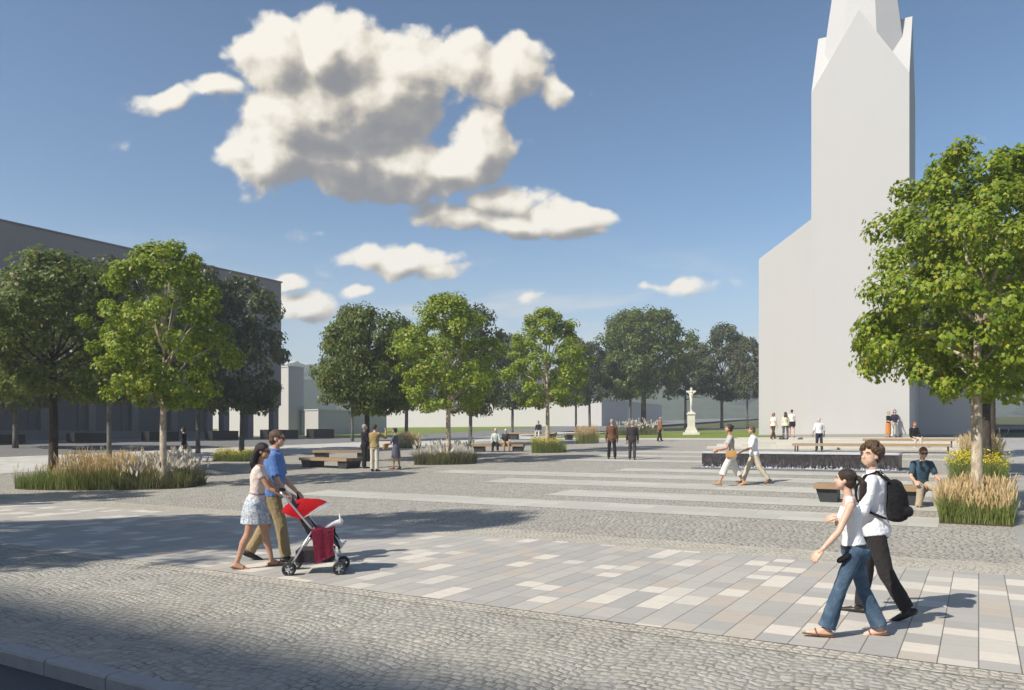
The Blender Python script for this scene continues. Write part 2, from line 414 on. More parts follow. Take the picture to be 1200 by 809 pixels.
def sheet(name, u0, u1, v0, v1, off, mat, du=2.0, dv=1.0, zf=None, kind='structure'):
    zf = zf or zg
    def cuts(a, b, st):
        c = [a]; k = floor(a/st)+1
        while k*st < b-1e-6:
            if k*st > a+1e-6: c.append(k*st)
            k += 1
        return c+[b]
    us, vs = cuts(u0, u1, du), cuts(v0, v1, dv)
    bm = bmesh.new(); lay = bm.loops.layers.uv.new('UVMap'); idx = {}
    for i, u in enumerate(us):
        for j, v in enumerate(vs):
            x, y = uv2xy(u, v); idx[i, j] = bm.verts.new((x, y, zf(u, v)+off))
    for i in range(len(us)-1):
        for j in range(len(vs)-1):
            f = bm.faces.new((idx[i, j], idx[i+1, j], idx[i+1, j+1], idx[i, j+1]))
            for l, (a, b) in zip(f.loops, ((i, j), (i+1, j), (i+1, j+1), (i, j+1))): l[lay].uv = (us[a], vs[b])
    o = finish(name, bm, mat, smooth=True)
    if kind: o['kind'] = kind
    return o
VK = 3.72                                               # kerb line
sheet('ground', -900, 900, VK-.06, 1100, -.30, M_FIELD, 5, 5)
sheet('plaza', -40.5, 30, VK, 12.6, 0, M_COB); sheet('plaza', -40.5, 30, 12.6, 62, 0, M_COBM)
for nm, a, b in (('cobble_border', 12.05, 13.15), ('cobble_border', 6.85, 7.12)):
    sheet(nm, -40.5, 30, a, b, .004, M_COB2)
sheet('slab_pavement', -40.5, 30, 7.1, 12.1, .009, M_PAV)
sheet('stripe', -17.3, -.66, 16.75, 18.2, .005, M_STRIPE)
sheet('stripe', -10.3, .55, 19.3, 20.85, .005, M_STRIPE)
sheet('stripe', -14.2, .55, 22.2, 23.8, .005, M_STRIPE)
sheet('stripe', -18.5, .55, 25.1, 26.7, .005, M_STRIPE)
sheet('stripe', -12, .55, 28.0, 29.4, .005, M_STRIPE)
sheet('stripe', -17, -9.6, 33.2, 34.4, .005, M_STRIPE); sheet('stripe', -17, .55, 40.4, 41.8, .005, M_STRIPE)
sheet('stripe', -17, .55, 36.8, 38.0, .005, M_STRIPE)
sheet('side_path', .56, 5.2, 13.15, 62, .007, M_GREY)
sheet('path', -40.5, -33.2, 12, 78, .010, M_PATH)
sheet('path', -33.2, -8, 57.5, 60.5, .010, M_PATH)
sheet('road', -54, -40.5, -6, 190, .012, M_ROAD, 1.0, 1.0)
sheet('lawn', -170, -54, 60, 150, .02, M_LAWN, 2, 2)
sheet('lawn', -33.2, -13.6, 60.5, 82, .012, M_LAWN)
sheet('cross_street', -40.5, 30, 82, 92, .012, M_ROAD)
# the street in front of the square, with its kerb
def zroad(u, v): return -.125
sheet('street', -60, 60, -9, VK-.15, 0, M_ASPH, 4, 2, zroad)
sheet('pavement', -60, 60, -14, -9, .125, M_GREY, 4, 2, zroad)
bm = bmesh.new(); lay = bm.loops.layers.uv.new('UVMap')
prof = [(VK-.15, -.3), (VK-.15, -.02), (VK-.138, -.003), (VK-.12, .003), (VK, .003), (VK, -.3)]
us = [-36.0+.82*i for i in range(82)]
for k in range(len(us)-1):
    r = []
    for uu in (us[k]+.006, us[k+1]-.006):
        r.append([V((*uv2xy(uu, pv), pz_)) for pv, pz_ in prof])
    rv = loft(bm, r)
for f in bm.faces:
    for l in f.loops:
        a = xy2uv(l.vert.co.x, l.vert.co.y); l[lay].uv = (a[0]+.41, a[1]*.5+l.vert.co.z+2)
bmesh.ops.recalc_face_normals(bm, faces=bm.faces)
tag(finish('kerb', bm, plain('kerb_stone', (.33, .335, .335), .75, bump=.4, scale=60)), kind='structure')
# ================================================================== buildings (u, v boxes)
sheet('pavement', -75, -54, -6, 75, .016, M_GREY, 1.0, 1.0)
def render_mat(name, col, streak=.12):
    t = NT(name); co = t.coord(); s = t.sep(co)
    n1 = t.noise(co, .12, 5, .6).outputs[0]; n2 = t.noise(co, 14, 5, .7).outputs[0]
    n3 = t.noise(t.xyz(t.math('MULTIPLY', s[0], 1.1), t.math('MULTIPLY', s[1], 1.1), t.math('MULTIPLY', s[2], .05)), 1.0, 4, .6).outputs[0]
    c = t.mix(t.maprange(n1, .3, .7, 0, .5), col, tuple(x*(1-streak) for x in col))
    c = t.mix(t.maprange(n3, .45, .75, 0, .6), c, tuple(x*(1-streak*.8) for x in col))
    return t.out(t.bsdf(c, .85, t.bump(n2, .25, .01), .2))
M_CH = render_mat('pale_render', (.43, .428, .42), .05); M_CHR = render_mat('pale_roof', (.45, .447, .44), .05)
M_BLD = render_mat('grey_render', (.235, .228, .222), .1); M_BLD2 = render_mat('grey_panel', (.17, .165, .162), .1); M_PIL = render_mat('plinth_render', (.225, .218, .212), .1)
M_WHT = render_mat('white_render', (.47, .46, .44), .06)
def P3(u, v, z): return V((*uv2xy(u, v), z))
def ubox(bm, u0, u1, v0, v1, z0, z1):
    c = [(u0, v0), (u1, v0), (u1, v1), (u0, v1)]
    prism(bm, [uv2xy(*p) for p in c], z0, z1)
def poly_solid(bm, faces):
    cache = {}
    def vt(p):
        k = tuple(round(x, 4) for x in p)
        if k not in cache: cache[k] = bm.verts.new(p)
        return cache[k]
    for f in faces: bm.faces.new([vt(p) for p in f])
    bmesh.ops.recalc_face_normals(bm, faces=bm.faces)
def local(bm, root):
    bmesh.ops.translate(bm, verts=bm.verts, vec=-V(root.location))

# ---- church
ZT = 1.75
ch = empty('church', P3(-6.7, 56, ZT)); tag(ch, 'tall pale plain church with gabled square tower and slanted nave roof', 'church')
tu0, tu1, tv0, tv1 = -9.69, -3.79, 56.0, 61.4; zc, za = 24.9, 29.7; tc = ((tu0+tu1)/2, (tv0+tv1)/2)
bm = bmesh.new()
c = [(tu0, tv0), (tu1, tv0), (tu1, tv1), (tu0, tv1)]
m = [(tc[0], tv0), (tu1, tc[1]), (tc[0], tv1), (tu0, tc[1])]
fs = []
for i in range(4):
    a, b = c[i], c[(i+1) % 4]
    fs.append([P3(*a, ZT-.3), P3(*b, ZT-.3), P3(*b, zc), P3(*m[i], za), P3(*a, zc)])
fs.append([P3(*p, ZT-.3) for p in c[::-1]])
for i in range(4):                                     # cross gable roof: eight slopes meeting in valleys
    a = c[i]; p, q = m[i-1], m[i]
    fs.append([P3(*a, zc), P3(*q, za), P3(*tc, za)]); fs.append([P3(*a, zc), P3(*tc, za), P3(*p, za)])
poly_solid(bm, fs); local(bm, ch); tower = finish('tower', bm, M_CH, ch)
bm = bmesh.new()
rings = []
for z, r in ((za-4.0, 2.90), (za+.0, 2.42), (za+16, .12)):
    rings.append([P3(tc[0]+r*cos(pi/8+k*pi/4), tc[1]+r*.90*sin(pi/8+k*pi/4), z) for k in range(8)])
loft(bm, rings); local(bm, tower) if False else local(bm, ch); sp = finish('spire', bm, M_CHR, ch)
bm = bmesh.new(); nu0, nu1, nv0, nv1 = -15.5, -.17, 66.0, 98.0; ze, zr = 16.2, 21.3; um = (nu0+nu1)/2
poly_solid(bm, [[P3(nu0, nv0, ZT-.3), P3(nu1, nv0, ZT-.3), P3(nu1, nv0, ze), P3(um, nv0, zr), P3(nu0, nv0, ze)],
                [P3(nu0, nv1, ZT-.3), P3(nu0, nv1, ze), P3(um, nv1, zr), P3(nu1, nv1, ze), P3(nu1, nv1, ZT-.3)],
                [P3(nu0, nv0, ZT-.3), P3(nu0, nv0, ze), P3(nu0, nv1, ze), P3(nu0, nv1, ZT-.3)],
                [P3(nu1, nv0, ZT-.3), P3(nu1, nv1, ZT-.3), P3(nu1, nv1, ze), P3(nu1, nv0, ze)]])
local(bm, ch); finish('nave', bm, M_CH, ch)
bm = bmesh.new(); th_ = .12
for sgn in (0, 1):
    e = (nu0, nu1)[sgn]
    poly_solid(bm, [[P3(e, nv0, ze), P3(um, nv0, zr), P3(um, nv1, zr), P3(e, nv1, ze)], [P3(e, nv0, ze+th_), P3(um, nv0, zr+th_), P3(um, nv1, zr+th_), P3(e, nv1, ze+th_)],
                    [P3(e, nv0, ze), P3(um, nv0, zr), P3(um, nv0, zr+th_), P3(e, nv0, ze+th_)], [P3(e, nv1, ze), P3(um, nv1, zr), P3(um, nv1, zr+th_), P3(e, nv1, ze+th_)],
                    [P3(e, nv0, ze), P3(e, nv1, ze), P3(e, nv1, ze+th_), P3(e, nv0, ze+th_)]])
local(bm, ch); finish('roof', bm, M_CHR, ch)
bm = bmesh.new(); ubox(bm, tu0+.35, tu1-.003, tv1-.4, nv0+.3, ZT-.3, 14.0); local(bm, ch); finish('link_wall', bm, M_CH, ch)
bm = bmesh.new(); ubox(bm, nu0-.06, nu1+.06, nv0-.06, nv0+.1, ZT-.3, ZT+.22); ubox(bm, tu0-.06, tu1+.06, tv0-.06, tv0+.1, ZT-.3, ZT+.22); local(bm, ch); finish('plinth', bm, M_STEP, ch)

# ---- steps and forecourt of the church
bm = bmesh.new(); lay = bm.loops.layers.uv.new('UVMap'); prof = []
zprev = zg(0, STEPS[0][0])-.3
prof.append((STEPS[0][0], zprev))
for k, (vs, zs) in enumerate(STEPS):
    z0 = STEPS[k-1][1] if k else zg(0, vs)-.0
    prof += [(vs, z0), (vs, zs-.02), (vs+.02, zs)]
prof += [(66.3, STEPS[-1][1]), (66.3, .6)]
loft(bm, [[P3(uu, pv, pz_) for pv, pz_ in prof] for uu in (SU0, SU1)])
for f in bm.faces:
    for l in f.loops:
        a = xy2uv(l.vert.co.x, l.vert.co.y); l[lay].uv = (a[0], a[1]+l.vert.co.z)
bmesh.ops.recalc_face_normals(bm, faces=bm.faces)
root = finish('stone_steps', bm, M_STEP); tag(root, 'broad shallow pale stone steps leading up to the church', 'steps')

# ---- grey building on the left
LU, LV0, LV1 = -57.0, 2.0, 53.5; LZ = 1.2; LT = 16.4
lb = empty('office_building', P3(LU, LV1, LZ)); tag(lb, 'long grey flat roofed building in shade behind the trees, with bays along its ground floor', 'building')
bm = bmesh.new(); z1 = 4.75
ubox(bm, LU-16, LU, LV0, LV1, z1, LT); local(bm, lb); finish('upper_wall', bm, M_BLD, lb)
bm = bmesh.new(); ubox(bm, LU-16, LU-.45, LV0, 45.3, LZ-.6, z1-.003); local(bm, lb); finish('ground_floor_wall', bm, M_BLD2, lb)
bm = bmesh.new(); ubox(bm, LU-.44, LU+.5, LV0, 45.3, LZ-.6, 2.25); local(bm, lb); finish('plinth', bm, M_PIL, lb)
for k in range(13):
    bm = bmesh.new(); vv = 3.2+k*3.5; ubox(bm, LU-.44, LU-.02, vv, vv+.55, 2.255, z1-.004); local(bm, lb); finish('pilaster', bm, M_PIL, lb)
for k in range(12):
    bm = bmesh.new(); vv = 3.2+k*3.5+.56; ubox(bm, LU-.44, LU-.36, vv+2.3, vv+2.9, 2.255, z1-.004); local(bm, lb); finish('door_panel', bm, M_BLD2, lb)
for vv in (46.9, 49.6, 52.6):
    bm = bmesh.new(); ubox(bm, LU-.7, LU-.02, vv, vv+.6, LZ-.6, z1-.004); local(bm, lb); finish('column', bm, M_BLD, lb)
bm = bmesh.new(); ubox(bm, LU-16.1, LU+.1, LV0-.1, LV1+.1, LT, LT+.12); local(bm, lb); finish('roof', bm, plain('roof_felt', (.16, .16, .16)), lb)

# ---- plain blocks beyond the square
def block(x0, xc, x1, ytop, ybot, Yc, label, mat=M_WHT, depth=None, cat='building'):
    """x0..xc the face towards us, xc..x1 its right side; placed by its corner"""
    tc_ = (xc-HX)/F; u1 = Yc*(tc_*CT-ST); v0 = Yc*(tc_*ST+CT)
    t0 = (x0-HX)/F; Y0 = v0/(t0*ST+CT); u0 = Y0*(t0*CT-ST)
    if depth is None:
        t1 = (x1-HX)/F; Y1 = u1/(t1*CT-ST); depth = t1*Y1*ST+Y1*CT-v0
    zt, zb = zpix(ytop, Yc), zg(u1, v0)-.4
    r = empty('plain_building', P3(u1, v0, zg(u1, v0))); tag(r, label, cat)
    bm = bmesh.new(); ubox(bm, u0, u1, v0, v0+depth, zb, zt); local(bm, r); finish('wall', bm, mat, r)
    bm = bmesh.new(); ubox(bm, u0-.08, u1+.08, v0-.08, v0+depth+.08, zt+.002, zt+.14); local(bm, r); finish('roof', bm, plain('roof_pale', (.5, .49, .47)), r)
    return r
block(255, 338, 356, 430, 500, 92, 'white block standing just past the end of the grey building, half hidden by trees')
block(353, 373, 453, 481, 501, 92, 'low flat white box with a long grey side, left of the long white hall')
block(453, 705, 722, 468.5, 500, 118, 'long low white hall behind the lawn and the row of trees', depth=26)
block(150, 352, 395, 445, 500, 150, 'pale block far behind the low white box, seen between two trees')

# ---- unseen slab added behind us, sized so its soft shade edge lies along the kerb
bm = bmesh.new(); ubox(bm, -80, 12, -64, -50, -.3, 55.75)
tag(finish('shade_slab', bm, M_BLD), 'unseen tall grey slab added to shade the street and kerb', 'building')

# ================================================================== wooded hills far off
def hills(name, Y0, ztop, amp, seed, x0, x1, step, mat):
    bm = bmesh.new(); rnd = random.Random(seed)
    x = x0
    while x < x1:
        for k in range(3):
            r = rnd.uniform(4, 8.5)*Y0/360
            zz = zg(0, 170)-2+(ztop-4)*(.30+.24*k)+amp*noise.noise(V((x*.006, seed, 0)))*(k+1)/3+rnd.uniform(-2, 3)
            M = Matrix.Translation((x+rnd.uniform(-5, 5), Y0+k*14+rnd.uniform(-6, 6), zz)) @ Matrix.Diagonal((r, r*.9, r*rnd.uniform(.7, 1.2), 1))
            q = bmesh.ops.create_icosphere(bm, subdivisions=3, radius=1, matrix=M)
            for vtx in q['verts']:
                nn = noise.noise(vtx.co*.30)*.9+noise.noise(vtx.co*.8)*.6
                vtx.co += (vtx.co-M.translation).normalized()*nn*r*.22
        x += step
    ridge = []
    for k in range(81):
        xx = x0+(x1-x0)*k/80; zz = zg(0, 170)-2+(ztop-4)*.72+amp*noise.noise(V((xx*.006, seed, 0)))
        ridge.append((xx, zz))
    rows = [[bm.verts.new((a, Y0-30, 3)) for a, b in ridge], [bm.verts.new((a, Y0-4, 3+(b-3)*.6)) for a, b in ridge], [bm.verts.new((a, Y0+30, b)) for a, b in ridge], [bm.verts.new((a, Y0+90, 3)) for a, b in ridge]]
    for i in range(3):
        for k in range(80): bm.faces.new((rows[i][k], rows[i][k+1], rows[i+1][k+1], rows[i+1][k]))
    o = finish(name, bm, mat, smooth=True)
    tag(o, kind='stuff')
M_WOOD = plain('far_wood', (.045, .065, .03), .95, .1, bump=.8, scale=1.6, var=.5, bdist=.6)
hills('distant_wood', 380, 37, 14, 3.7, -330, 330, 8.5, M_WOOD)
hills('wooded_hill', 520, 47, 12, 9.2, -520, 520, 15, M_WOOD)
HAZE = True
if HAZE:
    bm = bmesh.new(); box(bm, (0, 290, 24.5), (1500, 720, 53))
    t = NT('haze_air'); vn = t.n('ShaderNodeVolumePrincipled')
    vn.inputs['Color'].default_value = (.86, .91, 1, 1); vn.inputs['Density'].default_value = .0013; vn.inputs['Anisotropy'].default_value = .1
    tag(finish('haze', bm, t.out(None, vn.outputs[0])), kind='stuff')

# ================================================================== furniture of the square
def wood_mat():
    t = NT('bench_wood'); co = t.coord(); s = t.sep(co)
    bd = t.math('DIVIDE', t.math('ADD', s[1], .05), .105); bi = t.math('FLOOR', bd)
    wr = t.n('ShaderNodeTexWhiteNoise', noise_dimensions='1D'); t.put(wr.inputs['W'], bi)
    gr = t.noise(t.xyz(t.math('MULTIPLY', s[0], 1.2), t.math('ADD', t.math('MULTIPLY', s[1], 26), t.math('MULTIPLY', wr.outputs['Value'], 30)), t.math('MULTIPLY', s[2], 26)), 1.6, 6, .65).outputs[0]
    f = t.math('ABSOLUTE', t.math('SUBTRACT', t.math('FRACT', bd), .5)); j = t.maprange(f, .44, .48)
    c = t.ramp(t.math('ADD', t.math('MULTIPLY', gr, .7), t.math('MULTIPLY', wr.outputs['Value'], .3)), [(.2, (.17, .11, .06)), (.5, (.28, .195, .115)), (.8, (.38, .28, .17))])
    c = t.mix(t.math('MULTIPLY', j, .85), c, (.03, .02, .012))
    return t.out(t.bsdf(c, .6, t.bump(t.math('SUBTRACT', t.math('MULTIPLY', gr, .4), j), .6, .01), .35))
M_WOODB = wood_mat(); M_DARK = plain('dark_steel', (.028, .033, .036), .5, .45, bump=.1, scale=40)
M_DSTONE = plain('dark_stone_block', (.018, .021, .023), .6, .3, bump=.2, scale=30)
def bench(pl, pr, label, D=.62, Hh=.46, legs='block', group='wooden benches', th=.13):
    """pl, pr: where the front edge meets the ground, left and right end"""
    pl, pr = V(pl), V(pr); L = (pr-pl).length; rz = atan2(pr.y-pl.y, pr.x-pl.x)
    z = min(pl.z, pr.z); mid = (pl+pr)/2; mid.z = z
    r = empty('wooden_bench', mid, rz); tag(r, label, 'bench', group)
    bm = bmesh.new(); box(bm, (0, D/2, Hh-th/2), (L, D, th), bev=.008)
    finish('seat', bm, M_WOODB, r)
    for s in (-1, 1):
        bm = bmesh.new()
        if legs == 'block':
            w_ = min(.62, L*.2); xx = s*(L/2-w_/2-.05)
            # a steel trestle: slanted end plate, top and foot plates, back plate
            xo = s*(L/2-.04); xi = xo-s*w_
            prism2 = [(xo, Hh-th-.002), (xo-s*.10, 0), (xi, 0), (xi, Hh-th-.002)]
            loft(bm, [[V((a, .10, b)) for a, b in prism2], [V((a, D-.05, b)) for a, b in prism2]])
        else:
            xo = s*(L/2-.14)
            for y_ in (.07, D-.07): box(bm, (xo, y_, (Hh-th)/2), (.06, .05, Hh-th-.002))
            box(bm, (xo, D/2, .025), (.06, D-.19, .05))
        bmesh.ops.recalc_face_normals(bm, faces=bm.faces)
        finish('support', bm, M_DARK, r)
    return r
BENCH = {}
BENCH['near'] = bench(G(953, 589), P3(-1.0, xy2uv(*G(953, 589)[:2])[1], G(953, 589).z), 'near wooden bench right of the basin where a man in sunglasses sits')
a = G(350, 548); b = at(405, 0.0001) if False else G(406, 550)
BENCH['left'] = bench(a, b, 'wooden bench in front of the pair beside three standing people', D=1.0)
a = G(366, 541); b = G(432, 541)
BENCH['left_back'] = bench(a, b, 'wooden bench at the back of the pair beside three standing people', D=.8, Hh=.56)
a = G(553, 530); b = G(613, 529.6); BENCH['mid'] = bench(a, b, 'wooden bench holding a seated grey haired couple in light tops', D=.8)
a = G(596, 515.5); b = G(650, 515.5); BENCH['far'] = bench(a, b, 'wooden bench behind the yellow flowers with one seated man', D=.8, Hh=.6)
BENCH['far2'] = bench(G(664, 516), G(700, 515), 'wooden bench with dark ends behind tall golden grass near the walking men', D=.7, Hh=.55)
BENCH['r1'] = bench(P3(-8.2, 42.0, zg(-8, 42)), P3(-1.1, 42.0, zg(-8, 42)), 'very long empty wooden bench behind the fountain basin', D=.8, legs='post')
BENCH['r2'] = bench(P3(-5.3, 45.5, 1.25), P3(-1.05, 45.5, 1.25), 'wooden bench on the church steps where a man in black sits', legs='post')

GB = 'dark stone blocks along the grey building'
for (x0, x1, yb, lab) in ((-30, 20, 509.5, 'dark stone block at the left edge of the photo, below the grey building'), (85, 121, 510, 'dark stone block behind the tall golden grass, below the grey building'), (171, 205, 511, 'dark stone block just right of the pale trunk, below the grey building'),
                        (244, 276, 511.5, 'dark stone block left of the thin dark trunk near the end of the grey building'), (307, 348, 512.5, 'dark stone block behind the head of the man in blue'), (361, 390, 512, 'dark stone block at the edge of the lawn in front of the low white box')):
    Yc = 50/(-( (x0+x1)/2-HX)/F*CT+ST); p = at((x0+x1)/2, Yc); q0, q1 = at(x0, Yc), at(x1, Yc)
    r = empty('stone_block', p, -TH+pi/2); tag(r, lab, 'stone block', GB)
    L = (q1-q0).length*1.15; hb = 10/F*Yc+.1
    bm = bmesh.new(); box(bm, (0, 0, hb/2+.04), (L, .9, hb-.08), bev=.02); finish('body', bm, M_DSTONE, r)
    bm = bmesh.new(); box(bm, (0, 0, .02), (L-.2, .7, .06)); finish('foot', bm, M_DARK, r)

# ---- fountain: a long dark stone block with water running down its front
fv = 30.5; fu0 = -9.35; fu1 = -2.4; fz = zg(-5, fv)
fr = empty('fountain', P3((fu0+fu1)/2, fv, fz), -TH); tag(fr, 'long low dark stone water wall with water spilling down its face', 'fountain')
L = fu1-fu0; FH = .62
def water_stone():
    t = NT('wet_dark_stone'); co = t.coord(); s = t.sep(co)
    n1 = t.noise(t.xyz(t.math('MULTIPLY', s[0], 2.6), t.math('MULTIPLY', s[1], 2.6), t.math('MULTIPLY', s[2], 1.6)), 2.2, 6, .7).outputs[0]
    n2 = t.noise(t.xyz(t.math('MULTIPLY', s[0], 9), t.math('MULTIPLY', s[1], 9), t.math('MULTIPLY', s[2], 3.2)), 1.6, 5, .7).outputs[0]
    c = t.ramp(n1, [(.3, (.008, .007, .008)), (.5, (.022, .018, .018)), (.72, (.055, .044, .043))])
    low = t.maprange(s[2], .34, .0, 0, .6)
    c = t.mix(t.math('MULTIPLY', t.maprange(n2, .52, .66), t.math('ADD', low, .12)), c, (.36, .40, .50))
    return t.out(t.bsdf(c, .35, t.bump(n2, .9, .04), .5))
M_WS = water_stone()
bm = bmesh.new(); box(bm, (0, .7, FH/2-.02), (L, 1.4, FH-.04))
bmesh.ops.subdivide_edges(bm, edges=bm.edges[:], cuts=5, use_grid_fill=True)
finish('wall', bm, M_WS, fr)
bm = bmesh.new(); box(bm, (0, .7, FH-.03), (L+.05, 1.45, .06), bev=.01); finish('coping', bm, plain('wet_coping', (.42, .44, .46), .25, .5, bump=.1), fr)
M_WATER = NT('water'); wn_ = M_WATER.noise(M_WATER.coord(), 5, 4).outputs[0]
M_WATER = M_WATER.out(M_WATER.bsdf((.50, .57, .64), .12, M_WATER.bump(wn_, .4, .03), .6))
bm = bmesh.new(); box(bm, (0, .7, FH+.006), (L-.1, 1.25, .012)); finish('water', bm, M_WATER, fr)
bm = bmesh.new(); rnd = random.Random(5)                # splash along the foot and threads of falling water
for k in range(700):
    xx = rnd.uniform(-L/2, L/2); hh = abs(rnd.gauss(0, .045)); rr = rnd.uniform(.006, .02)
    bmesh.ops.create_icosphere(bm, subdivisions=1, radius=1, matrix=Matrix.Translation((xx, -.03-abs(rnd.gauss(0, .06)), hh+.01)) @ Matrix.Diagonal((rr*1.5, rr, rr*rnd.uniform(.8, 2), 1)))
chain(bm, [V((-L/2, -.04, .012)), V((L/2, -.04, .012))], [.028, .028], flat=.7)
mesh_obj('splash_foam', evalmesh(bm, .013, 1, .006, 22), plain('white_water', (.42, .46, .53), .3, .5), fr)
bm = bmesh.new(); box(bm, (0, .55, .012), (L+.5, 2.3, .03)); finish('basin_rim', bm, plain('wet_slab', (.20, .205, .21), .3, .5), fr)

# ---- wayside cross on a pedestal
p = at(810, 71); st = empty('stone_cross', p, R(-12)); tag(st, 'cream stone crucifix on a tall stepped pedestal at the edge of the lawn', 'monument')
M_CR = plain('cream_stone', (.60, .575, .50), .8, bump=.3, scale=8, var=.15)
bm = bmesh.new(); box(bm, (0, 0, .07), (1.45, 1.45, .25), bev=.02); box(bm, (0, 0, .30), (1.05, 1.05, .24), bev=.02); finish('base', bm, M_CR, st)
bm = bmesh.new(); box(bm, (0, 0, .52), (.86, .86, .22), bev=.04); box(bm, (0, 0, 1.2), (.66, .66, 1.2), bev=.02); finish('pedestal', bm, M_CR, st)
bm = bmesh.new(); box(bm, (0, 0, 1.85), (.82, .82, .12), bev=.04); box(bm, (0, 0, 1.97), (.58, .58, .14), bev=.03); finish('cornice', bm, M_CR, st)
bm = bmesh.new(); box(bm, (0, .02, 3.12), (.18, .15, 2.2), bev=.015); box(bm, (0, .02, 3.86), (.86, .148, .17), bev=.015); finish('cross', bm, M_CR, st)
bm = bmesh.new()                                        # carved figure
chain(bm, [V((0, -.12, 2.40)), V((.03, -.19, 2.8)), V((0, -.14, 3.15))], [.06, .09, .13]); chain(bm, [V((0, -.14, 3.15)), V((0, -.14, 3.58))], [.13, .17], flat=.7)
for s in (-1, 1): chain(bm, [V((s*.12, -.12, 3.64)), V((s*.26, -.10, 3.78)), V((s*.40, -.09, 3.86))], [.055, .045, .035])
ellipsoid(bm, (.03, -.15, 3.82), (.08, .09, .11)); finish('figure', bm, M_CR, st, smooth=True)
# ================================================================== trees
def leaf_mat(name, stops, trans=.35):
    t = NT(name); gi_ = t.n('ShaderNodeNewGeometry'); oi = t.n('ShaderNodeObjectInfo')
    r = t.math('FRACT', t.math('ADD', gi_.outputs['Random Per Island'], oi.outputs['Random']))
    c = t.ramp(r, stops)
    sh = t.bsdf(c, .45, None, .35)
    tr = t.n('ShaderNodeBsdfTranslucent'); t.put(tr.inputs['Color'], t.mix(.5, c, (.30, .36, .03), 'MIX'))
    mx = t.n('ShaderNodeMixShader'); mx.inputs[0].default_value = trans; t.put(mx.inputs[1], sh); t.put(mx.inputs[2], tr.outputs[0])
    return t.out(mx.outputs[0])
M_LF = leaf_mat('bright_leaves', [(0, (.10, .17, .014)), (.35, (.18, .27, .020)), (.7, (.29, .37, .03)), (.92, (.38, .42, .045)), (1, (.36, .29, .05))], .45)
M_LD = leaf_mat('dark_leaves', [(0, (.052, .088, .016)), (.5, (.085, .125, .022)), (.9, (.14, .17, .03)), (1, (.19, .16, .035))], .38)
M_LG = leaf_mat('dull_leaves', [(0, (.048, .066, .03)), (.5, (.068, .088, .038)), (.9, (.095, .11, .05)), (1, (.12, .115, .06))], .3)
def bark(name, a, b, c3, sc=6):
    t = NT(name); co = t.coord(); s = t.sep(co)
    st = t.xyz(s[0], s[1], t.math('MULTIPLY', s[2], .55))
    n1 = t.noise(st, sc, 5, .65, .4).outputs[0]; n2 = t.noise(t.xyz(s[0], s[1], t.math('MULTIPLY', s[2], .2)), 40, 5, .7).outputs[0]
    c = t.ramp(n1, [(.35, a), (.5, b), (.62, c3)])
    c = t.mix(t.maprange(n2, .4, .7, 0, .45), c, tuple(x*.5 for x in a))
    return t.out(t.bsdf(c, .85, t.bump(t.math('ADD', n1, n2), .6, .02), .2))
M_BP = bark('plane_bark', (.30, .235, .165), (.48, .40, .30), (.62, .55, .44)); M_BD = bark('dark_bark', (.035, .028, .022), (.06, .048, .038), (.085, .07, .055))
M_BG = bark('grey_bark', (.09, .085, .078), (.14, .132, .12), (.19, .18, .165))
PLANE = [(0, 0), (.16, -.04), (.42, .02), (.30, .22), (.50, .46), (.24, .52), (.14, .66), (0, 1.0)]
HEXL = [(0, 0), (.30, .18), (.36, .5), (0, 1.0)]
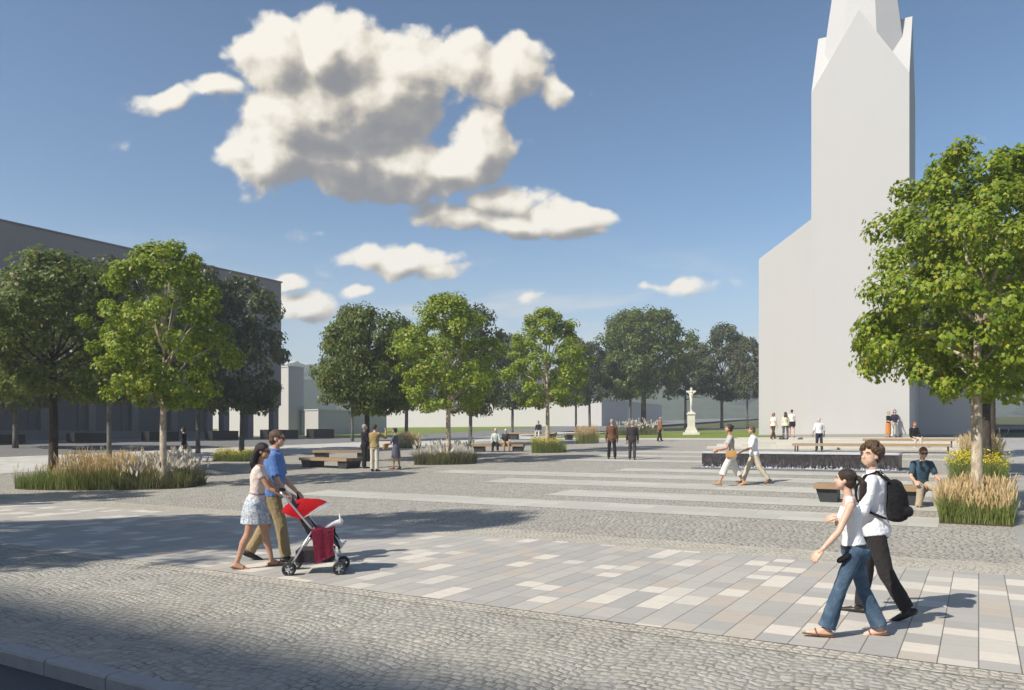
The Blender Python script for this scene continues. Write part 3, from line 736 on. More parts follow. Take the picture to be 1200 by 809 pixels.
def crown_mesh(name, seed, rx, hz, n_clump, per, lsize, outline, mat, low=.42, flat=.75, rclump=.2, droop=.25, pw=2.1):
    """crown of single leaves: base at z=0, height hz, radius rx"""
    rnd = random.Random(seed); verts, faces, clumps = [], [], []
    ns = V((seed*1.7, seed*.3, 0))
    def rad(h):
        if h > low: q = (h-low)/(1-low); return sqrt(max(0, 1-q**pw))
        q = (low-h)/low; return 1-.55*q**2.2
    tries = 0
    while len(clumps) < n_clump and tries < 20000:
        tries += 1
        h = rnd.uniform(.02, .985); a = rnd.uniform(0, 2*pi); q = rnd.random()**.36
        rr = rad(h)*q*(1+.42*noise.noise(V((cos(a)*1.4, sin(a)*1.4, h*2.6))+ns))
        p = V((rr*cos(a)*rx, rr*sin(a)*rx, h*hz))
        if any((p-o_).length < rclump*rx*.62 for o_, _ in clumps): continue
        clumps.append((p, q))
    out = [(0, 0)] if False else outline
    for p, q in clumps:
        cr = rclump*rx*rnd.uniform(.7, 1.25); ax = V((p.x, p.y, (p.z-hz*.4)*.6+.3)).normalized()
        m = int(per*(.55 if q < .6 else 1)*rnd.uniform(.8, 1.2))
        for _ in range(m):
            dv = V((rnd.gauss(0, 1), rnd.gauss(0, 1), rnd.gauss(0, 1))).normalized()*(rnd.random()**.45)*cr
            dv.z *= flat; c = p+dv
            if c.z < -.15: continue
            nrm = (dv.normalized()*.55+ax*.35+V((rnd.gauss(0, .38), rnd.gauss(0, .38), .42+rnd.gauss(0, .3)))).normalized()
            tip = V((rnd.gauss(0, 1), rnd.gauss(0, 1), -droop*2)) + dv.normalized()*.6
            tip = tip-nrm*tip.dot(nrm)
            if tip.length < 1e-3: continue
            tip.normalize(); sd = nrm.cross(tip); s_ = lsize*rnd.uniform(.6, 1.25); fold = rnd.uniform(.05, .35)
            for sg in (1, -1):
                i0 = len(verts)
                for (x, y) in outline:
                    verts.append(c + sd*(sg*x*s_) + tip*((y-.3)*s_) - nrm*(fold*x*s_) - nrm*(.18*y*y*s_))
                k = len(outline)
                faces.append(tuple(range(i0, i0+k)) if sg > 0 else tuple(range(i0+k-1, i0-1, -1)))
    # both halves of a leaf share its midrib ends, so a leaf is one island
    me = bpy.data.meshes.new(name); k = len(outline); vv, remap = [], []
    for i in range(len(verts)):
        li, hf, j = i//(2*k), (i//k) % 2, i % k
        if hf == 1 and j in (0, k-1): remap.append(remap[li*2*k+j])
        else: remap.append(len(vv)); vv.append(verts[i])
    me.from_pydata([tuple(q) for q in vv], [], [tuple(remap[i] for i in f) for f in faces]); me.update()
    me.materials.append(mat)
    return me, clumps
def trunk_mesh(name, seed, th, r0, hz, clumps, mat, limbs=20):
    """tapered trunk from the ground (z=0) to th, then limbs into the crown that starts at th"""
    rnd = random.Random(seed); bm = bmesh.new()
    top = th+hz*.50; n = 9; bend = (rnd.uniform(-.05, .05), rnd.uniform(-.05, .05))
    pts, rad = [], []
    for i in range(n+1):
        f = i/n; z = -.05+f*(top+.05)
        pts.append(V((bend[0]*sin(f*4)*th*.5, bend[1]*sin(f*3.3)*th*.5, z)))
        rad.append(r0*(1.28 if i == 0 else (1.02-.16*(z/th) if z < th else .84*(1-.82*(z-th)/(top-th)))))
    tube(bm, pts, rad, 14)
    cl = sorted(clumps, key=lambda q: rnd.random())[:limbs]
    for p, q in cl:
        e = V((p.x, p.y, p.z+th)); zs = min(th+.05+max(0, (e.z-th))*.45, top*.97); zs = max(zs, th*.94)
        f = (zs+.05)/(top+.05); i = min(n-1, int(f*n)); s = pts[i].lerp(pts[i+1], f*n-i)
        L = (e-s).length; m = s.lerp(e, .5)+V((0, 0, L*.10)); r = min(r0*.34, .013*L*1.6+.008)
        tube(bm, [s, s.lerp(m, .5)+V((0, 0, -.03*L)), m, e], [r, r*.75, r*.5, r*.15], 7)
    me = bpy.data.meshes.new(name); bm.to_mesh(me); bm.free(); me.polygons.foreach_set('use_smooth', [True]*len(me.polygons)); me.materials.append(mat)
    return me
# kinds: unit crown: radius 1, height 2
def kind(seed, rx, hz, th, r0, n, per, ls, outl, lm, bk, **kw):
    me, cl = crown_mesh('crown', seed, rx, hz, n, per, ls, outl, lm, **kw)
    q = sorted(max(abs(v.co.x), abs(v.co.y)) for v in me.vertices); zz = sorted(v.co.z for v in me.vertices)
    ex = q[int(len(q)*.992)]; zt = zz[int(len(zz)*.9985)]
    return dict(crown=me, trunk=trunk_mesh('trunk', seed, th, r0, hz, cl, bk), rx=ex, hz=zt, th=th)
KINDS = {
    'plane_near': kind(3, 2.75, 5.6, 2.75, .145, 215, 190, .120, PLANE, M_LF, M_BP, rclump=.165, low=.34, pw=1.75),
    'plane_a': kind(8, 2.6, 5.9, 2.2, .135, 155, 135, .135, PLANE, M_LF, M_BP, rclump=.175, low=.34, pw=1.5),
    'plane_b': kind(17, 2.6, 5.6, 2.2, .135, 145, 130, .145, HEXL, M_LF, M_BP, rclump=.19, low=.37, pw=1.65),
    'dark_a': kind(23, 3.1, 5.4, 2.4, .17, 165, 130, .165, PLANE, M_LD, M_BD, rclump=.18, low=.45),
    'dark_b': kind(29, 3.3, 5.0, 2.4, .18, 165, 130, .17, HEXL, M_LD, M_BD, rclump=.18, low=.45),
    'dull_a': kind(37, 2.6, 5.6, 2.3, .13, 120, 110, .19, HEXL, M_LG, M_BG, rclump=.21, low=.4),
    'dull_b': kind(41, 2.8, 5.2, 2.3, .13, 120, 110, .19, HEXL, M_LG, M_BG, rclump=.21, low=.45),
}
TG = 'trees of the square'
USED = {}
def tree(kd, p, label, ztop, zbot, rad, rot=0.0, name='plane_tree', tr=None, group=TG):
    """ztop, zbot: world heights of the crown; rad: its half width"""
    K = KINDS[kd]; p = V(p); r = empty(name, p, 0); tag(r, label, 'tree', group)
    th = zbot-p.z; hc = ztop-zbot
    c = bpy.data.objects.new('crown', K['crown']); COL.objects.link(c); c.parent = r
    c.location = (0, 0, th); c.scale = (rad/K['rx'], rad/K['rx'], hc/K['hz']); c.rotation_euler = (0, 0, rot)
    q = bpy.data.objects.new('trunk', K['trunk']); COL.objects.link(q); q.parent = r
    s = (tr or .9)*(rad/K['rx'])
    # trunk mesh: bole height th scaled to the wanted bole, limbs follow the crown
    q.scale = (rad/K['rx'], rad/K['rx'], (th+hc)/(K['th']+K['hz'])); q.rotation_euler = (0, 0, rot)
    return r
def tree_px(kd, px, Y, ytop, ybot, halfw, label, rot=0.0, **kw):
    p = at(px, Y); return tree(kd, p, label, zpix(ytop, Y), zpix(ybot, Y), halfw*Y/F, rot, **kw)
# the row at the right
pR = P3(-.02, 18.6, zg(0, 18.6)); YR = pR.y
tree('plane_near', pR, 'big bright green plane tree with pale mottled trunk rising from the near golden grass', zpix(172, YR), zpix(468, YR), 2.3, .6)
p2 = P3(.25, 28.3, zg(0, 28.3)); tree('dark_a', p2, 'tree mostly hidden behind the big bright tree at right, rising from the flower bed', 8.0, zg(0, 28)+2.9, 2.7, 2.1)
p3 = P3(.5, 38.5, zg(0, 38.5)); tree('dark_b', p3, 'farthest tree of the right hand row, almost wholly behind the others', 8.6, zg(0, 38)+3.4, 2.5, 4)
# bright trees with pale trunks
tree_px('plane_a', 192, 26.2, 283, 478, 84, 'bright green plane tree on pale trunk in the long grass bed at left', .4)
tree_px('plane_b', 526, 36.2, 343, 480, 65, 'bright green plane tree on pale trunk above the dark purple grass bed', 1.3)
tree_px('plane_a', 641, 44.5, 362, 478, 54, 'bright green plane tree on pale trunk above the yellow flower bed at centre', 3.3)
# darker trees in sun
tree_px('dark_a', 62, 31, 298, 470, 100, 'dark green tree with black trunk behind the tall golden grass at left', 1.0, name='linden_tree')
tree_px('dark_b', 430, 39, 360, 484, 66, 'dark green tree with black trunk above the three standing people', 2.6, name='linden_tree')
tree_px('dark_b', 754, 84, 362, 466, 61, 'broad dark green tree with black trunk between the walking men and the cross', .2, name='linden_tree')
# dull trees in the second row
for (k, px, Y, yt, yb, hw, lab, rot) in (
    ('dull_a', 283, 46, 325, 482, 60, 'grey green tree with thin dark trunk at the end of the grey building', 2.0),
    ('dull_b', 128, 40, 303, 470, 60, 'grey green tree behind and between the two big trees at left', 4.4),
    ('dull_b', 18, 44, 330, 478, 66, 'grey green tree at the left edge behind the dark tree', .9),
    ('dull_a', 232, 44, 310, 476, 52, 'grey green tree just right behind the bright tree at left', 3.0),
    ('dull_b', 413, 62, 358, 470, 38, 'grey green tree peeping out above the left of the dark tree over three people', 5.0),
    ('dull_a', 476, 66, 378, 478, 46, 'grey green tree in the gap between dark and bright trees left of centre', .3),
    ('dull_b', 551, 54, 357, 484, 50, 'grey green tree behind the bright tree left of centre, its trunk visible', 2.2),
    ('dull_a', 600, 74, 392, 478, 36, 'grey green tree just left of the bright tree at centre', 1.2),
    ('dull_b', 675, 78, 396, 474, 30, 'grey green tree with thin trunk just right of the bright tree at centre', 3.6),
    ('dull_a', 691, 84, 402, 470, 34, 'thin trunked grey green tree left of the broad dark tree', 5.4),
    ('dull_b', 738, 92, 364, 458, 40, 'grey green tree whose top shows over the left of the broad dark tree', 1.9),
    ('dull_b', 803, 96, 400, 462, 36, 'grey green tree right behind the stone cross', .7),
    ('dull_a', 846, 92, 380, 468, 37, 'taller grey green tree on the lawn between the cross and the church', 2.7),
    ('dull_b', 876, 88, 396, 466, 27, 'lower grey green tree touching the church wall', 4.9)):
    tree_px(k, px, Y, yt, yb, hw, lab, rot, name='grey_tree')
# trees left of the picture whose shade falls into it
for (x, y, h0, h1, rr, kd, lab) in ((-11.9, 10.1, 6.8, 13.0, 2.1, 'dark_a', 'tall tree beside the slab pavement, first left of the picture'), (-15.4, 8.1, 6.8, 13.4, 2.9, 'dark_b', 'tall tree beside the slab pavement, second left of the picture'),
                                    (-17.2, 8.9, 6.8, 13.0, 2.9, 'dark_a', 'tall tree beside the slab pavement, third left of the picture'), (-19.2, 19.6, 3.0, 8.0, 2.5, 'dark_b', 'tree left of the long grass bed, outside the picture')):
    tree(kd, (x, y, zfull(x, y)), lab, h1, h0, rr, x, name='linden_tree')

# ================================================================== planting beds
def blade_mat(name, stops, rnd_hue=.25, trans=.3):
    t = NT(name); gi_ = t.n('ShaderNodeNewGeometry'); r = gi_.outputs['Random Per Island']
    c = t.ramp(r, stops)
    sh = t.bsdf(c, .6, None, .25); tr = t.n('ShaderNodeBsdfTranslucent'); t.put(tr.inputs['Color'], c)
    mx = t.n('ShaderNodeMixShader'); mx.inputs[0].default_value = trans; t.put(mx.inputs[1], sh); t.put(mx.inputs[2], tr.outputs[0])
    return t.out(mx.outputs[0])
M_GRN = blade_mat('green_blades', [(0, (.11, .165, .035)), (.5, (.17, .225, .05)), (1, (.26, .28, .09))])
M_GOLD = blade_mat('golden_plumes', [(0, (.58, .43, .22)), (.5, (.70, .54, .30)), (1, (.80, .67, .42))], trans=.4)
M_STRAW = blade_mat('straw_stalks', [(0, (.24, .25, .08)), (.5, (.36, .31, .13)), (1, (.20, .24, .06))])
M_WPL = blade_mat('white_plumes', [(0, (.55, .50, .42)), (1, (.75, .71, .63))], trans=.4)
M_PURP = blade_mat('purple_blades', [(0, (.075, .065, .04)), (.5, (.13, .115, .06)), (1, (.16, .17, .06))])
M_YEL = blade_mat('yellow_flowers', [(0, (.62, .46, .01)), (.6, (.75, .60, .02)), (1, (.70, .66, .10))], trans=.25)
M_SOIL = plain('soil', (.07, .055, .04), .95, .1, bump=.6, scale=20)
class Blades:
    def __init__(s): s.v, s.f = [], []
    def blade(s, p, h, w, lean, rnd, curl=1.0, seg=4, tipw=.12):
        a = rnd.uniform(0, 2*pi); dx, dy = cos(a), sin(a); b = rnd.uniform(0, 2*pi); wx, wy = cos(b)*w/2, sin(b)*w/2
        i0 = len(s.v)
        for i in range(seg+1):
            f = i/seg; o_ = lean*h*f**1.8*curl; ww = (1-f)**.7*(1-tipw)+tipw
            x, y, z = p[0]+dx*o_, p[1]+dy*o_, p[2]+h*f*(1-.25*lean*f)
            s.v.append((x-wx*ww, y-wy*ww, z)); s.v.append((x+wx*ww, y+wy*ww, z))
        for i in range(seg): k = i0+2*i; s.f.append((k, k+1, k+3, k+2))
        return (p[0]+dx*lean*h*curl, p[1]+dy*lean*h*curl, p[2]+h*(1-.25*lean)), (dx, dy)
    def plume(s, p, h, w, d, rnd, bend=.25):
        """a feathery head: two crossed spindles of short strips"""
        for q in range(2):
            b = rnd.uniform(0, 2*pi); wx, wy = cos(b)*w/2, sin(b)*w/2; i0 = len(s.v)
            for i, ww in enumerate((.25, 1, .8, .08)):
                f = i/3; x, y, z = p[0]+d[0]*bend*h*f*f, p[1]+d[1]*bend*h*f*f, p[2]+h*(f-.15)
                s.v.append((x-wx*ww, y-wy*ww, z)); s.v.append((x+wx*ww, y+wy*ww, z))
            for i in range(3): k = i0+2*i; s.f.append((k, k+1, k+3, k+2))
    def tuft(s, p, n, r, rnd):
        for _ in range(n):
            i0 = len(s.v); c = V((p[0]+rnd.gauss(0, r), p[1]+rnd.gauss(0, r), p[2]+abs(rnd.gauss(0, r*.6)))); q = rnd.uniform(.012, .026)
            m = Matrix.Rotation(rnd.uniform(0, 6), 3, V((rnd.gauss(0, 1), rnd.gauss(0, 1), rnd.gauss(0, 1))).normalized())
            for (x, y) in ((-1, -.6), (1, -.6), (1, .6), (-1, .6)): s.v.append(tuple(c+m @ V((x*q, y*q, 0))))
            s.f.append((i0, i0+1, i0+2, i0+3))
    def build(s, name, mat, parent):
        if not s.v: return None
        me = bpy.data.meshes.new(name); me.from_pydata(s.v, [], s.f); me.update(); return mesh_obj(name, me, mat, parent)
def bed(name, label, pts_fn, z0, base, area, spec, seed, soil=None, group='planting beds on the square'):
    """spec: list of (kind, count, height, filter) ; pts_fn(rnd) gives a place inside the bed (world x, y) and its 0..1 position along it"""
    rnd = random.Random(seed); r = empty(name, base); tag(r, label, 'plant bed', group)
    B = {k: Blades() for k in ('leaf', 'straw', 'plume', 'white', 'purple', 'flower')}
    for (kd, cnt, h, flt) in spec:
        k = 0; tries = 0
        while k < cnt and tries < cnt*20:
            tries += 1
            x, y, f = pts_fn(rnd)
            if flt and not flt(f, rnd): continue
            k += 1
            z = zfull(x, y)-base.z; p = (x-base.x, y-base.y, z); cl = 1+.45*noise.noise(V((x*1.5, y*1.5, seed)))
            hh = h*cl*rnd.uniform(.65, 1.15)
            if kd == 'leaf': B['leaf'].blade(p, hh, rnd.uniform(.008, .018), rnd.uniform(.05, .5), rnd)
            elif kd == 'purple': B['purple'].blade(p, hh, rnd.uniform(.010, .022), rnd.uniform(.1, .9), rnd)
            elif kd == 'straw':
                tp, d_ = B['straw'].blade(p, hh, .008, rnd.uniform(.02, .28), rnd, seg=3, tipw=.6); B['plume'].plume(tp, rnd.uniform(.14, .26), rnd.uniform(.016, .034), d_, rnd)
            elif kd == 'white':
                tp, d_ = B['straw'].blade(p, hh, .008, rnd.uniform(.02, .25), rnd, seg=3, tipw=.6); B['white'].plume(tp, rnd.uniform(.2, .3), rnd.uniform(.09, .14), d_, rnd, .4)
            elif kd == 'flower':
                tp, d_ = B['leaf'].blade(p, hh, .010, rnd.uniform(.05, .4), rnd, seg=3, tipw=.6); B['flower'].tuft(tp, 5, .035, rnd)
    B['leaf'].build('leaves', M_GRN, r); B['purple'].build('purple_leaves', M_PURP, r); B['straw'].build('stalks', M_STRAW, r); B['plume'].build('plume_sprays', M_GOLD, r); B['white'].build('white_sprays', M_WPL, r); B['flower'].build('blossoms', M_YEL, r)
    if soil:
        bm = bmesh.new(); n = len(soil)
        loft(bm, [[V((x-base.x, y-base.y, zfull(x, y)-base.z+h)) for x, y in soil] for h in (-.1, .028)]); finish('soil', bm, M_SOIL, r)
    return r
def rect_bed(u0, u1, v0, v1):
    def f(rnd):
        a, b = rnd.random(), rnd.random(); x, y = uv2xy(u0+(u1-u0)*a, v0+(v1-v0)*b); return x, y, b
    return f, [uv2xy(u0, v0), uv2xy(u1, v0), uv2xy(u1, v1), uv2xy(u0, v1)], P3((u0+u1)/2, (v0+v1)/2, zg((u0+u1)/2, (v0+v1)/2))
def oval_bed(c, rx, ry, sq=3.0, rz=0.0):
    def inside(a, b): return abs(a)**sq+abs(b)**sq < 1
    ca, sa = cos(rz), sin(rz)
    def f(rnd):
        while True:
            a, b = rnd.uniform(-1, 1), rnd.uniform(-1, 1)
            if inside(a, b): break
        return c.x+a*rx*ca-b*ry*sa, c.y+a*rx*sa+b*ry*ca, (a+1)/2
    o_ = []
    for k in range(28):
        q = 2*pi*k/28; m = (abs(cos(q))**sq+abs(sin(q))**sq)**(-1/sq); a, b = cos(q)*m*rx, sin(q)*m*ry; o_.append((c.x+a*ca-b*sa, c.y+a*sa+b*ca))
    return f, o_, c.copy()
fn, so, ba = rect_bed(-.66, .56, 17.4, 19.9)
bed('grass_bed', 'square bed of tall golden feathery grass around the pale trunk of the nearest tree', fn, 0, ba, 0, [('leaf', 6500, .50, None), ('straw', 1000, .56, None)], 1, so)
fn, so, ba = rect_bed(-.75, .70, 26.8, 29.6)
bed('flower_bed', 'bed of yellow flowers behind the nearest golden grass bed', fn, 0, ba, 0, [('leaf', 3400, .62, None), ('flower', 450, .72, lambda f, r: True)], 2, so)
fn, so, ba = rect_bed(-.6, .70, 33.5, 36)
bed('grass_bed', 'low golden grass bed farther behind the yellow flower bed at right', fn, 0, ba, 0, [('leaf', 900, .6, None), ('straw', 800, .9, None)], 3, so)
cL = at(132, 27.0); cL.z = zfull(cL.x, cL.y)
fn, so, ba = oval_bed(cL, 3.05, 1.25, 4.0, -.05)
bed('grass_bed', 'long mixed bed with golden grass, white plumes and dark tufts around the left pale trunk', fn, 0, ba, 0,
    [('leaf', 7000, .60, lambda f, r: f < .62 or r.random() < .35), ('straw', 1700, 0.92, lambda f, r: .27 < f < .66 and r.random() < .9), ('straw', 200, .6, lambda f, r: f < .9),
     ('white', 150, .92, lambda f, r: .60 < f < .98), ('purple', 2600, .62, lambda f, r: f > .55)], 4, so)
c2 = at(522, 36.2); fn, so, ba = oval_bed(c2, 1.42, .8, 3.0)
bed('grass_bed', 'bed of dark purple grass tufts with white plumes under the bright tree left of centre', fn, 0, ba, 0, [('purple', 2400, .62, None), ('leaf', 700, .55, lambda f, r: .3 < f < .6), ('white', 60, .85, None)], 5, so)
c3 = at(643, 44.6); fn, so, ba = oval_bed(c3, .98, .7, 3.0)
bed('flower_bed', 'round bed of yellow flowers under the bright tree at centre', fn, 0, ba, 0, [('leaf', 1700, .72, None), ('flower', 320, .8, lambda f, r: f < .75)], 6, so)
c4 = at(688, 56); fn, so, ba = oval_bed(c4, .8, .6, 3.0)
bed('grass_bed', 'small bed of tall golden grass left of the walking men', fn, 0, ba, 0, [('leaf', 500, .7, None), ('straw', 700, .9, None)], 7, so)
c5 = at(747, 73); fn, so, ba = oval_bed(c5, 2.1, .9, 3.0)
bed('grass_bed', 'bed of pale plumes at the foot of the broad dark tree', fn, 0, ba, 0, [('purple', 700, .9, None), ('leaf', 500, .8, None), ('white', 130, 1.15, None)], 8, so)
c6 = at(478, 52); fn, so, ba = oval_bed(c6, .85, .6, 3.0)
bed('grass_bed', 'small golden grass bed right of the woman with the straw bag', fn, 0, ba, 0, [('leaf', 500, .6, None), ('straw', 600, .75, None)], 9, so)
c7 = G(276, 540); fn, so, ba = oval_bed(c7, 1.05, .8, 3.0)
bed('flower_bed', 'low bed of yellow green plants under the thin dark trunk at left', fn, 0, ba, 0, [('leaf', 1800, .48, None), ('flower', 260, .5, None)], 10, so)
# ================================================================== people
def skin_mat(name, a):
    t = NT(name); co = t.coord(); n = t.noise(co, 25, 4).outputs[0]
    c = t.mix(t.maprange(n, .3, .7), tuple(x*.88 for x in a), tuple(min(1, x*1.1) for x in a))
    return t.out(t.bsdf(c, .5, t.bump(t.noise(co, 180, 3).outputs[0], .12, .002), .4, Subsurface_Weight=.12, Subsurface_Scale=.02))
SK = {'fair': skin_mat('fair_skin', (.56, .34, .24)), 'tan': skin_mat('tanned_skin', (.46, .26, .17)), 'pale': skin_mat('pale_skin', (.60, .39, .29))}
def cloth(name, col, fine=260, var=.14, rough=.85, wr=.5):
    if name in MATS: return MATS[name]
    t = NT(name); co = t.coord(); n1 = t.noise(co, 5, 5, .6, .6).outputs[0]; n2 = t.noise(co, fine, 3, .6).outputs[0]
    k = t.math('ADD', t.math('MULTIPLY', t.maprange(n1, .3, .7), .6), t.math('MULTIPLY', n2, .4))
    c = t.mix(k, tuple(x*(1-var) for x in col), tuple(min(1, x*(1+var)) for x in col))
    wv = t.noise(co, 16, 4, .55, 1.2).outputs[0]
    MATS[name] = t.out(t.bsdf(c, rough, t.bump(t.math('ADD', wv, t.math('MULTIPLY', n2, .08)), wr, .03), .15, Sheen_Weight=.03))
    return MATS[name]
def jeans():
    t = NT('blue_denim'); co = t.coord(); s = t.sep(co)
    n1 = t.noise(co, 4, 5, .6, .5).outputs[0]; n2 = t.noise(t.xyz(t.math('MULTIPLY', s[0], 300), t.math('MULTIPLY', s[1], 300), t.math('MULTIPLY', s[2], 60)), 1, 3).outputs[0]
    c = t.ramp(t.math('ADD', t.math('MULTIPLY', n1, .75), t.math('MULTIPLY', n2, .25)), [(.32, (.03, .05, .085)), (.5, (.06, .10, .155)), (.68, (.15, .21, .27))])
    return t.out(t.bsdf(c, .9, t.bump(t.noise(co, 14, 4, .55, 1.2).outputs[0], .5, .02), .1))
def printed():
    t = NT('printed_skirt'); co = t.coord(); n1 = t.noise(co, 22, 4, .6, 1.5).outputs[0]; n2 = t.noise(co, 40, 3, .5, 1).outputs[0]
    c = t.ramp(n1, [(.38, (.66, .68, .70)), (.5, (.44, .52, .60)), (.56, (.14, .22, .33)), (.62, (.60, .62, .64))])
    c = t.mix(t.maprange(n2, .55, .62), c, (.35, .30, .24))
    return t.out(t.bsdf(c, .85, t.bump(n1, .3, .01), .15))
M_JEANS, M_PRINT = jeans(), printed()
def hair_mat(name, col):
    t = NT(name); co = t.coord(); s = t.sep(co)
    n = t.noise(t.xyz(t.math('MULTIPLY', s[0], 120), t.math('MULTIPLY', s[1], 120), t.math('MULTIPLY', s[2], 26)), 1, 4, .7, .8).outputs[0]
    return t.out(t.bsdf(t.mix(t.maprange(n, .3, .7), tuple(x*.55 for x in col), tuple(x*1.5 for x in col)), .42, t.bump(n, .9, .012), .4))
HR = {'black': hair_mat('black_hair', (.018, .014, .012)), 'dark': hair_mat('dark_brown_hair', (.035, .022, .015)), 'brown': hair_mat('brown_hair', (.095, .055, .03)),
      'ginger': hair_mat('ginger_hair', (.22, .09, .035)), 'grey': hair_mat('grey_hair', (.30, .29, .27)), 'white': hair_mat('white_hair', (.55, .53, .49)), 'blond': hair_mat('blond_hair', (.36, .25, .12))}
M_LENS = plain('dark_lens', (.012, .01, .01), .12, .6, var=0); M_SHOE = plain('black_leather', (.02, .018, .017), .4, .4); M_BROWNSH = plain('brown_leather', (.16, .07, .03), .5, .4); M_SOLE = plain('pale_sole', (.55, .53, .5), .7)
M_LIP = plain('lips', (.40, .14, .12), .45); M_EYEW = plain('eye_white', (.42, .38, .35), .3); M_IRIS = plain('iris', (.05, .035, .025), .15)

def skeleton(h, P, female=False, child=False):
    """joints from a pose; origin under the pelvis, ground z=0"""
    J = {}; hip = .055 if female else .05
    def leg(q, s):
        p, k, ab = R(q[0]), R(q[1]), R(q[2] if len(q) > 2 else 1)
        th = V((s*sin(ab), sin(p)*cos(ab), -cos(p)*cos(ab))); shv = V((s*sin(ab)*.5, sin(p-k), -cos(p-k))).normalized()
        a = V((s*hip, 0, 0)); kn = a+th*.245; an = kn+shv*.245
        fp = R(q[3] if len(q) > 3 else 0); ft = V((s*.12, cos(fp), sin(fp))).normalized()
        return a, kn, an, ft
    L, Rr = leg(P.get('L', (0, 0, 2)), -1), leg(P.get('R', (0, 0, 2)), 1)
    def low(q):
        return min(q[2].z-.042, (q[2]+q[3]*.10).z-.030 if q[3].z < 0 else 9)
    pz_ = P.get('sit')
    z0 = pz_/h if pz_ else -min(low(L), low(Rr))
    up = V((0, 0, z0))
    for nm, q in (('L', L), ('R', Rr)):
        J['hip'+nm], J['kn'+nm], J['an'+nm] = q[0]+up, q[1]+up, q[2]+up; J['ft'+nm] = q[3]
    J['pel'] = up
    ln = R(P.get('lean', 2)); sd = R(P.get('side', 0)); tw = R(P.get('twist', 0))
    T = Matrix.Rotation(-ln, 3, 'X') @ Matrix.Rotation(sd, 3, 'Y') @ Matrix.Rotation(tw, 3, 'Z')
    J['T'] = T; shw = .090 if female else .104
    for s, nm in ((-1, 'L'), (1, 'R')):
        q = P.get('a'+nm, (0, 6, 12)); p, ab, e = R(q[0]), R(q[1]), R(q[2]); inn = R(q[3]) if len(q) > 3 else 0
        d1 = V((s*sin(ab), cos(ab)*sin(p), -cos(ab)*cos(p))); d2 = V((s*sin(ab)*.6-s*sin(inn), sin(p+e)*cos(inn), -cos(p+e)*cos(inn))).normalized()
        sh = up+T @ V((s*shw, 0, .268)); el = sh+T @ d1*.172; wr_ = el+T @ d2*.148
        J['sh'+nm], J['el'+nm], J['wr'+nm], J['hd'+nm] = sh, el, wr_, (T @ d2).normalized()
        J['pn'+nm] = (T @ V((-s*.6, -.2, -.5)))
    J['neck'] = up+T @ V((0, -.004, .318))
    hy, hp = P.get('head', (0, 0)); HM = T @ Matrix.Rotation(R(-hy), 3, 'Z') @ Matrix.Rotation(R(-hp), 3, 'X')
    J['HM'] = HM; J['head'] = J['neck']+T @ V((0, .006, .045))+HM @ V((0, .012, .052))
    return J
MALE = [(-.06, .050, .05), (-.02, .082, .064), (.03, .083, .062), (.09, .077, .055), (.15, .087, .061), (.21, .098, .066), (.255, .098, .058), (.285, .072, .046), (.315, .042, .038)]
FEM = [(-.06, .052, .05), (-.02, .091, .068), (.03, .084, .062), (.085, .066, .050), (.14, .073, .054), (.20, .081, .062), (.245, .080, .052), (.28, .058, .041), (.312, .036, .034)]
def torso(bm, J, h, prof, infl=0.0, z0=None, z1=None, n=20, bust=0, off=None, flare=0):
    rings = []
    zs = [q[0] for q in prof]
    def interp(z):
        for i in range(len(prof)-1):
            if prof[i][0] <= z <= prof[i+1][0]:
                f = (z-prof[i][0])/(prof[i+1][0]-prof[i][0]); return prof[i][1]+(prof[i+1][1]-prof[i][1])*f, prof[i][2]+(prof[i+1][2]-prof[i][2])*f
        return prof[0][1:] if z < prof[0][0] else prof[-1][1:]
    a = z0 if z0 is not None else zs[0]; b = z1 if z1 is not None else zs[-1]
    N = 14
    for i in range(N+1):
        z = a+(b-a)*i/N; x, y = interp(z); x += infl; y += infl
        fy = .006*sin((z-.0)*14)
        r = []
        for k in range(n):
            q = 2*pi*k/n; px_, py_ = cos(q)*x, sin(q)*y
            if flare and z < .04: px_ *= 1+flare*(.04-z)*9; py_ *= 1+flare*(.04-z)*9
            if bust and py_ > 0: py_ += bust*max(0, 1-abs(z-.205)/.05)*max(0, 1-abs(abs(px_)-.036)/.036)
            if py_ < 0 and z < .0: py_ *= 1.12
            r.append((J['pel']+J['T'] @ V((px_, py_+fy, z)))*h)
        rings.append(r)
    loft(bm, rings)
